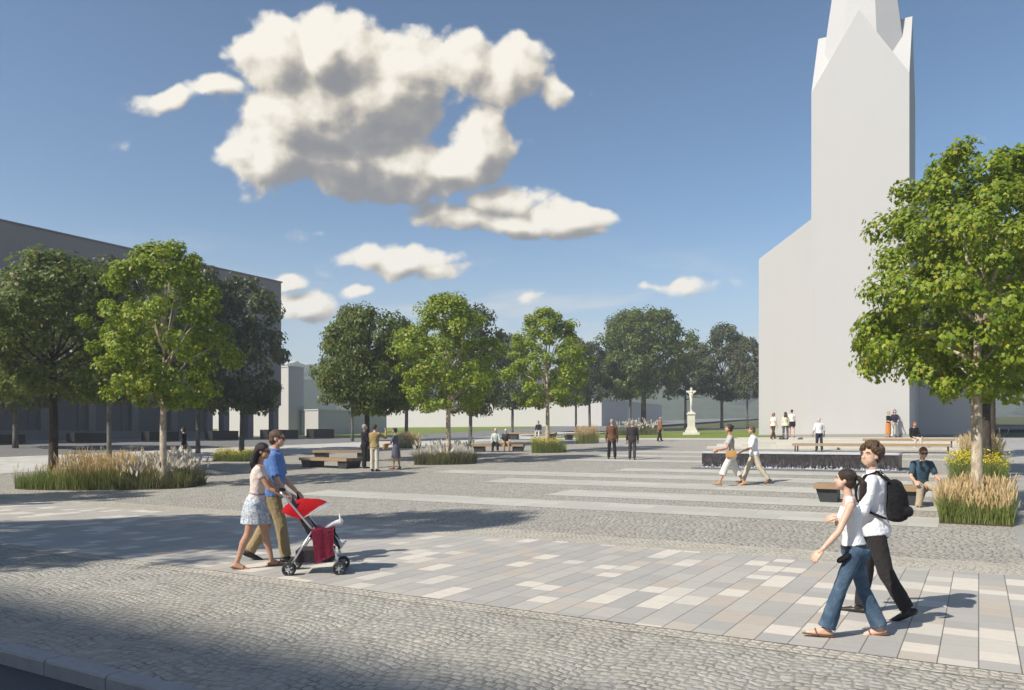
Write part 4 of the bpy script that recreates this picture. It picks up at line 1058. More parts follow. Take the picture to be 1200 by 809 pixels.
def hand(J, nm, h, grip=.5, vox=.0042):
    """palm, four unequal fingers with two bends each, a thumb from the palm's side"""
    s = -1 if nm == 'L' else 1
    d = J['hd'+nm]; w0 = J['wr'+nm]; pn = J['pn'+nm]; pn = (pn-d*pn.dot(d)).normalized(); sd = d.cross(pn).normalized()
    bm = bmesh.new(); u = .094
    def at_(a, b, c): return (w0+d*(a*u)+sd*(b*u)+pn*(c*u))*h
    capsule(bm, at_(-.12, 0, 0), at_(.15, 0, 0), .145*u*h, .17*u*h, flat=.7, side=pn)
    for b in (-.16, -.05, .06, .17): capsule(bm, at_(.08, b*.7, 0), at_(.46, b, .02), .085*u*h, .085*u*h, n=8)
    # thumb side: towards the body front
    ts = 1 if sd.dot(J['T'] @ V((0, 1, 0))) > 0 else -1
    if abs(sd.dot(J['T'] @ V((0, 1, 0)))) < .2: ts = 1 if sd.z > 0 else -1
    for i, (b, L) in enumerate(((.17, .40), (.06, .46), (-.05, .43), (-.16, .33))):
        b *= ts; c = grip*80; p = (.47, b, .02); ang = R(c*.45); q = p
        for j, (f, da) in enumerate(((.45, .45), (.32, .85), (.25, .6))):
            e = (q[0]+L*f*cos(ang), q[1]+b*.06, q[2]+L*f*sin(ang)); r = .078-.010*j
            capsule(bm, at_(*q), at_(*e), r*u*h, (r-.008)*u*h, n=8); q = e; ang += R(c*da)
    q = (.14, ts*.15, .03)
    for (da, db, dc, r) in ((.16, .15, .09, .095), (.17, .07, .10, .085), (.13, .0, .09, .07)):
        e = (q[0]+da, q[1]+ts*db, q[2]+dc*(.6+grip)); capsule(bm, at_(*q), at_(*e), r*u*h, (r-.006)*u*h, n=8); q = e
    return evalmesh(bm, vox, 2)
def head_shapes(bm, J, h, female):
    c, M = J['head'], J['HM']
    def E(p, r, seg=16): ellipsoid(bm, (0, 0, 0), (1, 1, 1), Matrix.Translation((c+M @ V(p))*h) @ M.to_4x4() @ Matrix.Diagonal((r[0]*h, r[1]*h, r[2]*h, 1)), seg, 12)
    k = .95 if female else 1.0
    E((0, -.006, .014), (.0425*k, .053, .050)); E((0, .014, -.024), (.0335*k, .036, .040)); E((0, .030, -.048), (.017*k, .016, .014))
    E((-.026*k, .020, -.026), (.014, .022, .026)); E((.026*k, .020, -.026), (.014, .022, .026))
    E((0, .043, .016), (.030*k, .008, .007)); E((-.020, .038, -.010), (.012, .010, .011)); E((.020, .038, -.010), (.012, .010, .011))
    for i, (y, z, r) in enumerate(((.047, .006, .0055), (.052, -.004, .0062), (.057, -.013, .0075), (.052, -.017, .0085))): E((0, y, z), (r, r, r), 10)
    E((0, .045, -.031), (.013*k, .006, .0042), 10); E((0, .044, -.0375), (.011*k, .006, .0045), 10)
    for s in (-1, 1): E((s*.043*k, -.004, -.006), (.006, .012, .018), 10)
def P_h(J, h, p): return (J['head']+J['HM'] @ V(p))*h
def person(label, p, face, h, pose, top=None, low=None, hair=None, shoes=None, skin='fair', female=False, res=2, glasses=False, extra=None, group=None, grip=(.45, .45), lookat=None):
    """res: 0 nearest .. 2 far. top/low: dicts of clothing. Returns the person and its skeleton."""
    vox = (.0078, .0095, .014)[res]; root = empty('person', p, -R(face)); tag(root, label, 'person', group)
    J = skeleton(h, pose, female); prof = FEM if female else MALE; sm_ = (5, 4, 2)[res]
    def X(q): return q*h
    bm = bmesh.new()
    torso(bm, J, h, prof, 0, bust=.012 if female else 0)
    capsule(bm, X(J['neck']-J['T'] @ V((0, 0, .03))), X(J['neck']+(J['head']-J['neck'])*.62), .031*h if not female else .026*h, .029*h if not female else .024*h)
    head_shapes(bm, J, h, female)
    fa = .88 if female else 1.0
    for nm in 'LR':
        capsule(bm, X(J['neck']-J['T'] @ V((0, 0, .022))), X(J['sh'+nm]), .026*h, .024*h)
        chain(bm, [X(J['sh'+nm]), X(J['sh'+nm].lerp(J['el'+nm], .45)), X(J['el'+nm]), X(J['el'+nm].lerp(J['wr'+nm], .3)), X(J['wr'+nm])], [.029*h*fa, .0255*h*fa, .0205*h*fa, .0225*h*fa, .0145*h*fa])
        ca = (J['kn'+nm]-J['an'+nm]).normalized(); back = V((0, -.008, 0))
        chain(bm, [X(J['hip'+nm]), X(J['hip'+nm].lerp(J['kn'+nm], .5)), X(J['kn'+nm]), X(J['kn'+nm].lerp(J['an'+nm], .32)+back), X(J['kn'+nm].lerp(J['an'+nm], .7)), X(J['an'+nm])], [.046*h, .042*h, .0305*h, .031*h, .022*h, .0175*h])
        ft = J['ft'+nm]; a = J['an'+nm]; dn = V((0, 0, -1)) if abs(ft.z) < .3 else V((0, ft.z, -ft.y)).normalized()*1
        if dn.z > 0: dn = -dn
        hl = a-ft*.022+dn*.022; tm = a+ft*.055+dn*.026; tt = a+ft*.105+dn*.031
        chain(bm, [X(hl), X(tm), X(tt)], [.020*h, .021*h, .012*h], side=V((1, 0, 0)), flat=.8); capsule(bm, X(a), X(tm), .019*h, .018*h)
    me = evalmesh(bm, vox, sm_)
    b = bmesh.new(); b.from_mesh(me)
    for nm, gq in zip('LR', grip): hm = hand(J, nm, h, gq, (.0036, .0048, .0062)[res]); b.from_mesh(hm)
    b.to_mesh(me); b.free(); me.polygons.foreach_set('use_smooth', [True]*len(me.polygons))
    body = mesh_obj('body', me, SK[skin], root)
    sd = random.Random(label).uniform(0, 50); vc = vox*(1.0 if res else 1.0)
    if low:
        bm = bmesh.new(); kd = low.get('kind', 'trousers'); r3 = low.get('r', (.060, .042, .036)); r3 = (r3[0]*.88, r3[1]*.93, r3[2]*.96); end = low.get('end', 1.0)
        if kd in ('trousers', 'shorts'):
            torso(bm, J, h, prof, .010, -.065, low.get('waist', .06))
            for nm in 'LR':
                hp, kn, an = J['hip'+nm], J['kn'+nm], J['an'+nm]
                if end <= .5: capsule(bm, X(hp), X(hp.lerp(kn, end*2)), r3[0]*h, r3[1]*h, ends=(True, False))
                else:
                    e = kn.lerp(an, (end-.5)*2*.97)
                    capsule(bm, X(hp), X(kn), r3[0]*h, r3[1]*h)
                    capsule(bm, X(kn), X(kn.lerp(e, .5)), r3[1]*h, (r3[1]*.45+r3[2]*.55)*h); capsule(bm, X(kn.lerp(e, .5)), X(e), (r3[1]*.45+r3[2]*.55)*h, r3[2]*h, ends=(True, False))
        else:                                             # skirt or dress
            le = low.get('len', .3); kz = [low.get('waist', .07), 0.0, -le*.5, -le]; wd = low.get('w', (.078, .10, .11, .12)); wd = (wd[0]*1.04, wd[1]*1.08, wd[2]*1.04, wd[3]); yc = (J['knL'].y+J['knR'].y)/2
            st = abs(J['knL'].y-J['knR'].y)/2; rings = []
            for z, w_ in zip(kz, wd):
                f = max(0, -z/.245); rings.append([(J['pel']+V((cos(2*pi*k/28)*w_*(1+.05*sin(k*2.2)*f), yc*min(1.3, f)+sin(2*pi*k/28)*(w_*.8+st*min(1.4, f)*.9), z)))*h for k in range(28)])
            loft(bm, rings)
        mesh_obj(low.get('name', 'trousers'), evalmesh(bm, vc, sm_-1, .0065 if res < 2 else .004, 10, sd), low['mat'], root)
        if kd == 'trousers' and res < 2:
            bm = bmesh.new(); torso(bm, J, h, prof, .0125, low.get('waist', .06)-.018, low.get('waist', .06)-.002); mesh_obj('belt', evalmesh(bm, vox*.6, 0), M_SHOE, root)
    if top:
        bm = bmesh.new(); inf = top.get('infl', .014)*.9; torso(bm, J, h, prof, inf, top.get('hem', .0), top.get('neck', .306), bust=.013 if female else 0, flare=.07 if top.get('hem', 0) < -.018 else 0)
        sl = top.get('sleeve', .5); loose = top.get('loose', .012)*.55
        for nm in 'LR':
            sh, el, wr_ = J['sh'+nm], J['el'+nm], J['wr'+nm]
            if sl <= 0: capsule(bm, X(sh-J['T'] @ V((0, 0, .01))), X(J['neck'].lerp(sh, .45)), .024*h, .026*h); continue
            capsule(bm, X(J['neck']-J['T'] @ V((0, 0, .032))), X(sh), (.026+inf*.7)*h, (.027*fa+loose)*h)
            if sl <= .5: capsule(bm, X(sh), X(sh.lerp(el, sl*2)), (.030*fa+loose)*h, (.027*fa+loose*1.2)*h, ends=(True, False))
            else:
                e = el.lerp(wr_, (sl-.5)*2)
                chain(bm, [X(sh), X(el)], [(.030*fa+loose)*h, (.024*fa+loose)*h]); capsule(bm, X(el), X(e), (.024*fa+loose)*h, (.016*fa+loose*.9)*h, ends=(True, False))
        if top.get('collar', False): capsule(bm, X(J['neck']-J['T'] @ V((0, 0, .018))), X(J['neck']+J['T'] @ V((0, .002, .016))), .042*h, .037*h, ends=(True, False), side=V((1, 0, 0)))
        if top.get('hem', 0) < -.018:
            for nm in 'LR':
                hp, kn = J['hip'+nm], J['kn'+nm]; e = hp+(kn-hp).normalized()*min(.06, max(.012, -top['hem']-.012))
                capsule(bm, X(hp+V((0, 0, .015))), X(e), .061*h, .060*h, ends=(True, False), side=V((1, 0, 0)))
        mesh_obj(top.get('name', 'shirt'), evalmesh(bm, vc, sm_-1, .0075 if res < 2 else .004, 9, sd+9), top['mat'], root)
    if shoes:
        for nm in 'LR':
            bm = bmesh.new(); ft = J['ft'+nm]; a = J['an'+nm]; dn = V((0, 0, -1)) if abs(ft.z) < .3 else V((0, ft.z, -ft.y)).normalized()
            if dn.z > 0: dn = -dn
            side = V((1, 0, 0)); kd = shoes.get('kind', 'shoe')
            if kd == 'shoe':
                chain(bm, [X(a-ft*.024+dn*.021), X(a+ft*.05+dn*.024), X(a+ft*.112+dn*.029)], [.0235*h, .0235*h, .0145*h], side=side, flat=.85); capsule(bm, X(a+ft*.0+dn*.0), X(a+ft*.03+dn*.02), .0235*h, .022*h)
                s_ = mesh_obj('shoe', evalmesh(bm, vox*.8, 2), shoes['mat'], root)
            else:
                capsule(bm, X(a-ft*.032+dn*.040), X(a+ft*.045+dn*.040), .020*h, .0235*h, side=side, flat=.22); capsule(bm, X(a+ft*.045+dn*.040), X(a+ft*.118+dn*.041), .0235*h, .019*h, side=side, flat=.22)
                pts = [a+ft*.05+dn*.040+V((s*.0245, 0, 0))*1 if abs(s) == 1 else a+ft*.062+dn*.0075+V((s*.02, 0, 0)) for s in (-1, -.5, .5, 1)]
                tube(bm, [X(q) for q in pts], .0055*h, 6); s_ = mesh_obj('sandal', evalmesh(bm, .0038 if res < 2 else .007, 0), shoes['mat'], root)
    if hair:
        c, M = J['head'], J['HM']; bm = bmesh.new(); st = hair.get('style', 'short'); big = hair.get('big', 1.0)
        def E(p_, r): ellipsoid(bm, (0, 0, 0), (1, 1, 1), Matrix.Translation((c+M @ V(p_))*h) @ M.to_4x4() @ Matrix.Diagonal((r[0]*h, r[1]*h, r[2]*h, 1)), 20, 14)
        E((0, -.010, .017), (.0475*big, .0565*big, .0525*big)); E((0, -.030, -.012), (.043*big, .034*big, .040*big))
        if st == 'curly':
            rr = random.Random(4)
            for k in range(0):
                dv = V((rr.gauss(0, 1), rr.gauss(-.3, 1), rr.gauss(.35, .8))).normalized(); E((dv.x*.047*big, dv.y*.055*big-.012, dv.z*.05*big+.014), (.015, .015, .014))
        cutp = (c+M @ V((0, hair.get('line', .040), .034)))*h; nv = M @ V((0, .82, -.57)) if st != 'bald' else M @ V((0, .25, .97))
        if st == 'bald': cutp = (c+M @ V((0, 0, .014)))*h
        cuts = [(cutp, nv)]
        fold = .0035*h if st == 'curly' else .0022*h
        m1 = evalmesh(bm, vox*.75, 2, fold, 26 if st != 'curly' else 40, sd, cuts)
        if st == 'curly':
            bm = bmesh.new(); rr = random.Random(9); k = 0
            while k < 150:
                dv = V((rr.gauss(0, 1), rr.gauss(-.25, 1), rr.gauss(.2, .9))).normalized(); q = V((dv.x*.056, dv.y*.062-.008, dv.z*.060+.023))
                if q.z < -.045 or (q.y > .012 and q.z < .030+.2*(.03-abs(q.x))) or (q.y > -.012 and q.z < -.012): continue
                k += 1; E(q, (rr.uniform(.009, .015),)*3)
            m2 = evalmesh(bm, vox*.62, 1, .002*h, 60, sd); b = bmesh.new(); b.from_mesh(m1); b.from_mesh(m2); b.to_mesh(m1); b.free(); m1.polygons.foreach_set('use_smooth', [True]*len(m1.polygons))
        if st == 'bald':
            b = bmesh.new(); b.from_mesh(m1); bmesh.ops.bisect_plane(b, geom=b.verts[:]+b.edges[:]+b.faces[:], plane_co=(c+M @ V((0, .010, 0)))*h, plane_no=M @ V((0, 1, 0)), clear_outer=True); b.to_mesh(m1); b.free(); m1.polygons.foreach_set('use_smooth', [True]*len(m1.polygons))
        if st in ('long', 'ponytail', 'bob', 'bun'):
            bm = bmesh.new(); W = M
            if st == 'long':
                for s in (-.028, 0, .028):
                    chain(bm, [P_h(J, h, (s, -.035, .01)), P_h(J, h, (s*1.2, -.058, -.045))], [.026*h, .026*h]); q0 = P_h(J, h, (s*1.2, -.058, -.045)); chain(bm, [q0, q0+V((s*.2*h, -.010*h, -.055*h)), q0+V((s*.1*h, -.004*h, -.105*h))], [.026*h, .025*h, .012*h])
            elif st == 'ponytail':
                pts = [P_h(J, h, (0, -.055, .022)), P_h(J, h, (0, -.078, .014))]; q0 = pts[-1]; pts += [q0+M @ V((0, -.022, -.028))*h, q0+M @ V((0, -.024, -.075))*h, q0+M @ V((0, -.012, -.125))*h]
                chain(bm, pts, [.014*h, .015*h, .021*h, .021*h, .007*h])
            elif st == 'bob':
                for s in (-.034, -.012, .012, .034): chain(bm, [P_h(J, h, (s, -.03, .0)), P_h(J, h, (s*1.25, -.036, -.06))], [.025*h, .020*h])
            else: E((0, -.06, .035), (.022, .022, .02))
            m2 = evalmesh(bm, vox*.75, 2, .003*h, 22, sd); b = bmesh.new(); b.from_mesh(m1); b.from_mesh(m2); b.to_mesh(m1); b.free(); m1.polygons.foreach_set('use_smooth', [True]*len(m1.polygons))
        mesh_obj('hair', m1, HR[hair['col']], root)
    if glasses:
        bm = bmesh.new(); c, M = J['head'], J['HM']
        MM = Matrix.Translation(c*h) @ M.to_4x4() @ Matrix.Scale(h, 4)
        for s in (-1, 1):
            m = MM @ Matrix.Translation((s*.0205, .0505, -.003)) @ Matrix.Rotation(R(-s*12), 4, 'Z') @ Matrix.Diagonal((.0175, .0035, .0125, 1)); bmesh.ops.create_uvsphere(bm, u_segments=14, v_segments=8, radius=1, matrix=m)
            box(bm, (s*.0425, .020, .004), (.003, .058, .005), M=MM)
        box(bm, (0, .0535, .003), (.012, .004, .004), M=MM)
        finish('sunglasses', bm, M_LENS, root, smooth=True)
    elif res < 2:
        for s in (-1, 1):
            bm = bmesh.new(); MM = Matrix.Translation(J['head']*h) @ J['HM'].to_4x4() @ Matrix.Scale(h, 4)
            bmesh.ops.create_uvsphere(bm, u_segments=12, v_segments=8, radius=.0056, matrix=MM @ Matrix.Translation((s*.0185, .0405, .0022)))
            e = finish('eye', bm, M_EYEW, root, smooth=True)
            if hair:
                bm = bmesh.new(); tube(bm, [MM @ V((s*.009, .0478, .0135)), MM @ V((s*.019, .0485, .0170)), MM @ V((s*.030, .0435, .0140))], [.0022*h, .0030*h, .0014*h], 6); finish('eyebrow', bm, HR[hair['col']], root, smooth=True)
            bm = bmesh.new(); bmesh.ops.create_uvsphere(bm, u_segments=10, v_segments=6, radius=.0033, matrix=MM @ Matrix.Translation((s*.0185, .0436, .0018))); finish('iris', bm, M_IRIS, e, smooth=True)
    return root, J
def part(root, name, bm, mat, smooth=True, vox=None, it=2, fold=0): return mesh_obj(name, evalmesh(bm, vox, it, fold, 14), mat, root) if vox else finish(name, bm, mat, root, smooth=smooth, angle=40)

WALK = lambda f=1.0, arms=1.0: dict(L=(24*f, 4, 2, 10), R=(-16*f, 14*f, 2, -28*f), aL=(-16*arms, 7, 10), aR=(18*arms, 7, 16), lean=4)
WALKB = lambda f=1.0, arms=1.0: dict(R=(24*f, 4, 2, 10), L=(-16*f, 14*f, 2, -28*f), aR=(-16*arms, 7, 10), aL=(18*arms, 7, 16), lean=4)
STAND = dict(L=(2, 1, 3), R=(-2, 2, 3), aL=(2, 7, 12), aR=(4, 7, 14), lean=1)
def SIT(z): return dict(sit=z, L=(84, 78, 6), R=(80, 84, 6), aL=(22, 10, 55, 8), aR=(22, 10, 55, 8), lean=10)
def clo(n, c, **k): return cloth(n, c, **k)
def hpx(py_top, py_bot, Y): return (py_bot-py_top)*Y/F
# 1 woman with the pushchair ------------------------------------------------
pW = G(299, 666)
W, JW = person('woman in pale top and printed skirt pushing the red pushchair', pW, 78, 1.72, dict(L=(17, 5, 1, 0), R=(-11, 10, 1, -12), aL=(40, 8, 30, 10), aR=(36, 6, 34, 6), lean=7, head=(14, -4)),
       top=dict(mat=clo('pale_pink_knit', (.66, .57, .52)), sleeve=.20, hem=.02, infl=.007, loose=.006), low=dict(kind='skirt', name='skirt', mat=M_PRINT, waist=.05, len=.165, w=(.080, .098, .107, .110)),
       hair=dict(style='long', col='black', big=1.02), shoes=dict(kind='sandal', mat=M_BROWNSH), skin='tan', female=True, res=0, glasses=True, grip=(.8, .8))
bm = bmesh.new(); torso(bm, JW, 1.72, FEM, .011, .068, .083); part(W, 'belt', bm, clo('grey_ribbon', (.28, .27, .28)), vox=.007, it=1)
# 2 man in blue -----------------------------------------------------------
pB = G(320, 659)
B_, JB = person('tall man in bright blue short sleeved shirt and khaki trousers walking beside the pushchair', pB, 80, 1.90, dict(R=(15, 6, 2, 6), L=(-14, 16, 2, -22), aL=(20, 8, 26, 6), aR=(14, 8, 20, 4), lean=3, head=(8, -3)),
       top=dict(mat=clo('bright_blue_shirt', (.10, .20, .46)), sleeve=.42, hem=-.035, infl=.020, loose=.020, collar=True), low=dict(mat=clo('khaki_trousers', (.29, .225, .125)), r=(.066, .048, .042)),
       hair=dict(style='short', col='brown', big=1.0), shoes=dict(mat=M_SHOE), res=0, glasses=True, grip=(.6, .5))
# 5 girl and 6 man at the right --------------------------------------------
pG = G(1002, 748)
GI, JG = person('young woman with dark ponytail in white tank top and flared jeans striding away', pG, -72, 1.52, dict(L=(21, 3, 3, 4), R=(-12, 10, 3, -12), aL=(32, 22, 16), aR=(-4, 6, 18), lean=7, head=(12, -12)),
       top=dict(mat=clo('white_ribbed_cotton', (.74, .74, .75), wr=.35), sleeve=0, hem=-.015, neck=.262, infl=.007), low=dict(mat=M_JEANS, r=(.058, .043, .052), waist=.035),
       hair=dict(style='ponytail', col='dark', big=1.0, line=.044), shoes=dict(kind='sandal', mat=M_BROWNSH), skin='pale', female=True, res=0, grip=(.4, .4))
pM = G(1025, 724)
MA, JM = person('young man with bushy curly hair in white shirt and black trousers wearing a backpack', pM, -62, 1.71, dict(R=(12, 6, 2, 0), L=(-13, 16, 2, -26), aL=(16, 8, 60, 14), aR=(10, 7, 58, 16), lean=2, head=(-52, -6)),
       top=dict(mat=clo('white_shirt', (.75, .76, .79)), sleeve=.94, hem=-.055, infl=.019, loose=.016, collar=True), low=dict(mat=clo('charcoal_trousers', (.030, .027, .028)), r=(.064, .048, .041)),
       hair=dict(style='curly', col='brown', big=1.0, line=.026), shoes=dict(mat=M_SHOE), skin='pale', res=0, grip=(.5, .5))
h = 1.71; bm = bmesh.new(); M_PACK = clo('black_canvas', (.010, .010, .012), wr=.8)
T3 = JM['T']; 
def tp(x, y, z): return (JM['pel']+T3 @ V((x, y, z)))*h
rings = []
for z, wx, dy, yc in ((.035, .06, .035, -.115), (.05, .078, .052, -.122), (.12, .082, .058, -.128), (.20, .080, .052, -.124), (.26, .068, .038, -.112), (.275, .05, .02, -.105)):
    rings.append([tp(cos(2*pi*k/20)*wx, yc+sin(2*pi*k/20)*dy, z) for k in range(20)])
loft(bm, rings); capsule(bm, tp(-.05, -.178, .09), tp(.05, -.178, .09), .028*h, .028*h)
part(MA, 'backpack', bm, M_PACK, vox=.009, it=3, fold=.005)
for s in (-1, 1):
    bm = bmesh.new(); pts = [tp(s*.062, -.085, .268), tp(s*.066, -.03, .322), tp(s*.066, .035, .300), tp(s*.070, .088, .235), tp(s*.083, .088, .17), tp(s*.108, .03, .10), tp(s*.098, -.06, .06)]
    for i in range(len(pts)-1): capsule(bm, pts[i], pts[i+1], .015*h, .015*h, flat=.5, side=T3 @ V((1, 0, 0)))
    part(MA, 'strap', bm, M_PACK, vox=.007, it=2)
bm = bmesh.new(); q = (JG['pel']+V((-.085, .05, -.03)))*1.52; capsule(bm, q, q+V((-.01, .05, -.03)), .05, .045, flat=.6); part(GI, 'shoulder_bag', bm, M_PACK, vox=.009)
# 7, 8 couple in white ------------------------------------------------------
def yof(p): return p.y
p7 = G(857, 570); h7 = hpx(498, 570, p7.y)
W7, J7 = person('woman in grey top and wide white cropped trousers with a tan bag', p7, -82, h7*1.02, dict(L=(26, 6, 2, 8), R=(-18, 14, 2, -20), aL=(26, 6, 58, 12), aR=(16, 8, 62, 16), lean=5, head=(0, -12)),
       top=dict(mat=clo('grey_tee', (.42, .42, .42)), sleeve=.3, hem=-.01, infl=.010), low=dict(mat=clo('white_linen', (.66, .64, .59)), r=(.064, .058, .062), end=.74),
       hair=dict(style='bun', col='dark', big=1.08), shoes=dict(kind='shoe', mat=plain('tan_leather', (.42, .25, .11), .5)), skin='tan', female=True, res=1)
bm = bmesh.new(); c = (J7['pel']+V((-.115, .02, .02)))*h7; box(bm, c, (.10, .30, .20), bev=.03); part(W7, 'handbag', bm, plain('tan_bag', (.48, .27, .09), .5))
bm = bmesh.new(); tube(bm, [c+V((0, -.1, .1)), (J7['shL']+V((0, -.03, .025)))*h7, (J7['shL']+V((.02, .03, .015)))*h7, c+V((0, .1, .1))], .008); part(W7, 'bag_strap', bm, M_BROWNSH)
p8 = G(884, 567); h8 = hpx(499, 567, p8.y)
person('man in white shirt and beige trousers walking behind the woman with the tan bag', p8, -80, h8*1.01, dict(R=(24, 4, 2, 6), L=(-20, 16, 2, -24), aL=(24, 8, 50, 4), aR=(14, 8, 60, 8), lean=5, head=(-4, -4)),
       top=dict(mat=clo('white_shirt', (.75, .76, .79)), sleeve=.46, hem=-.02, infl=.016, loose=.014, collar=True), low=dict(mat=clo('beige_trousers', (.52, .46, .36)), r=(.064, .048, .042)), hair=dict(style='short', col='brown'), shoes=dict(mat=M_BROWNSH), skin='tan', res=1)
# 9, 10, 11 walking men -----------------------------------------------------
p9 = G(717, 538); h9 = hpx(491.5, 538, p9.y)
person('bald man in brown jacket seen from behind, walking beside the man in a dark suit', p9, 4, h9, dict(L=(3, 1, 4), R=(-6, 8, 4, -8), aL=(2, 9, 12), aR=(4, 9, 14), lean=1), top=dict(mat=clo('brown_jacket', (.13, .062, .035)), name='jacket', sleeve=.97, hem=-.09, infl=.016, loose=.014), low=dict(mat=clo('black_trousers', (.016, .016, .018)), r=(.062, .046, .042)), hair=dict(style='bald', col='grey'), shoes=dict(mat=M_SHOE), skin='tan', res=1)
p10 = G(741, 539); h10 = hpx(493, 539, p10.y)
person('man in dark grey suit seen from behind, walking beside the man in a brown jacket', p10, 10, h10, dict(L=(10, 3, 2), R=(-10, 10, 1, -14), aL=(-6, 9, 12), aR=(8, 9, 14), lean=3), top=dict(mat=clo('dark_suit', (.034, .028, .034)), name='jacket', sleeve=.97, hem=-.09, infl=.016, loose=.014), low=dict(mat=clo('grey_trousers', (.05, .045, .05)), r=(.062, .046, .042)), hair=dict(style='short', col='grey'), shoes=dict(mat=M_SHOE), skin='tan', res=1)
p11 = at(773, 57); h11 = 1.76
person('man in brown jacket and black trousers standing alone near the stone cross', p11, 80, h11, WALK(.55, .4), top=dict(mat=clo('tan_jacket', (.20, .10, .05)), name='jacket', sleeve=.97, hem=-.08, infl=.016, loose=.014), low=dict(mat=clo('black_trousers', (.016, .016, .018)), r=(.062, .046, .042)), hair=dict(style='bald', col='grey'), shoes=dict(mat=M_SHOE), skin='tan')
# 12-14 the three standing --------------------------------------------------
p12 = G(427, 549); h12 = hpx(498, 549, p12.y)
person('man in black suit standing by the paired benches beside the man in a vest', p12, 60, h12, dict(STAND, aR=(14, 8, 50, 20), aL=(10, 8, 30, 10), head=(20, -10)), top=dict(mat=clo('black_suit', (.018, .016, .02)), name='jacket', sleeve=.97, hem=-.10, infl=.018, loose=.015, collar=True), low=dict(mat=clo('black_trousers', (.016, .016, .018)), r=(.064, .05, .046)), hair=dict(style='short', col='grey'), shoes=dict(mat=M_SHOE), skin='tan', res=1)
p13 = G(439, 552.5); h13 = hpx(498, 552.5, p13.y)
person('man in mustard vest and cream trousers holding a hand to his face', p13, 20, h13, dict(STAND, aR=(58, 34, 105, 30), aL=(20, 10, 70, 20)), top=dict(mat=clo('mustard_vest', (.30, .22, .10)), sleeve=.9, hem=-.02, infl=.018, loose=.014), low=dict(mat=clo('cream_trousers', (.56, .52, .43)), r=(.062, .046, .042)), hair=dict(style='short', col='dark'), shoes=dict(mat=M_SHOE), res=1)
p14 = G(464, 550); h14 = hpx(502, 550, p14.y)
W14, J14 = person('woman in slate grey dress holding a straw bag, facing two men', p14, -75, h14, dict(STAND, L=(6, 2, 1), R=(-6, 6, 1, -6), aL=(26, 8, 60, 8), aR=(20, 8, 60, 8), lean=3), top=dict(mat=clo('slate_dress', (.10, .10, .135)), name='dress_top', sleeve=.55, hem=.0, infl=.010), low=dict(kind='skirt', name='skirt', mat=clo('slate_dress', (.10, .10, .135)), waist=.07, len=.24, w=(.08, .10, .11, .115)), hair=dict(style='short', col='black', big=1.08), shoes=dict(mat=M_BROWNSH), skin='tan', female=True, res=1)
bm = bmesh.new(); c = (J14['wrL'].lerp(J14['wrR'], .5)+V((0, .06, -.03)))*h14; rings = [[c+V((cos(2*pi*k/16)*a, sin(2*pi*k/16)*a*.55, z)) for k in range(16)] for z, a in ((-.2, .12), (-.15, .17), (0, .19), (.08, .16))]; loft(bm, rings); part(W14, 'straw_bag', bm, plain('straw', (.40, .26, .10), .8, bump=.6, scale=60))
# 15-17 sitting on the far benches -----------------------------------------
def seat_person(label, bn, t_, zs, face, h_, **kw):
    """on a bench, t_ metres along it from its middle"""
    b = BENCH[bn]; M = Matrix.Rotation(b.rotation_euler.z, 3, 'Z'); p_ = b.location+M @ V((t_, .30, 0)); p_ = V((p_.x, p_.y, b.location.z))
    return person(label, p_, face, h_, **kw)
seat_person('white haired person in pale green top sitting on a bench, black trousers', 'mid', -.15, .57, 185, 1.74, pose=SIT(.57), top=dict(mat=clo('pale_green_top', (.48, .56, .52)), sleeve=.9, hem=.0, infl=.018, loose=.016), low=dict(mat=clo('black_trousers', (.016, .016, .018)), r=(.06, .046, .042)), hair=dict(style='short', col='white'), shoes=dict(mat=M_SHOE))
seat_person('person in dark waistcoat and tan trousers sitting beside the white haired one', 'mid', .42, .57, 170, 1.70, pose=SIT(.57), top=dict(mat=clo('dark_waistcoat', (.05, .06, .055)), sleeve=.5, hem=.0, infl=.018, loose=.016), low=dict(mat=clo('tan_trousers', (.36, .22, .12)), r=(.06, .046, .042)), hair=dict(style='short', col='white'), shoes=dict(mat=M_SHOE))
seat_person('man in navy jacket and white trousers sitting alone beyond the yellow flowers', 'far', .55, .7, 200, 1.78, pose=SIT(.71), top=dict(mat=clo('navy_jacket', (.02, .025, .05)), sleeve=.95, hem=.0, infl=.02, loose=.016), low=dict(mat=clo('white_trousers', (.58, .57, .54)), r=(.06, .046, .042)), hair=dict(style='short', col='dark'), shoes=dict(mat=M_SHOE))
p18 = at(216, 38); h18 = 1.68
person('woman in black top and grey trousers walking alone past the grey building', p18, -84, h18, WALK(1.0, .4), top=dict(mat=clo('black_top', (.014, .013, .014)), sleeve=.95, hem=-.02, infl=.012), low=dict(mat=clo('grey_slacks', (.12, .12, .14)), r=(.058, .044, .044)), hair=dict(style='bob', col='black'), shoes=dict(mat=M_SHOE), female=True)
# 19-25 by the church -------------------------------------------------------
def on_steps(px_, Y): return at(px_, Y)
ps = on_steps(906, 49.2)
person('woman with red hair in white blouse and brown trousers walking by the church wall', ps, 60, 1.66, WALK(.9, .5), top=dict(mat=clo('cream_blouse', (.66, .62, .54)), sleeve=.3, hem=-.03, infl=.014), low=dict(mat=clo('brown_trousers', (.085, .04, .03)), r=(.058, .046, .048)), hair=dict(style='bob', col='ginger'), shoes=dict(mat=M_BROWNSH), female=True)
ps = on_steps(920.5, 48.4)
person('woman with long dark hair in cream jacket and grey jeans by the church wall', ps, 10, 1.68, STAND, top=dict(mat=clo('cream_jacket', (.62, .57, .42)), sleeve=.95, hem=-.04, infl=.016), low=dict(mat=clo('grey_jeans', (.075, .075, .095)), r=(.056, .042, .036)), hair=dict(style='long', col='dark'), shoes=dict(mat=M_SHOE), female=True)
ps = on_steps(928, 50.2)
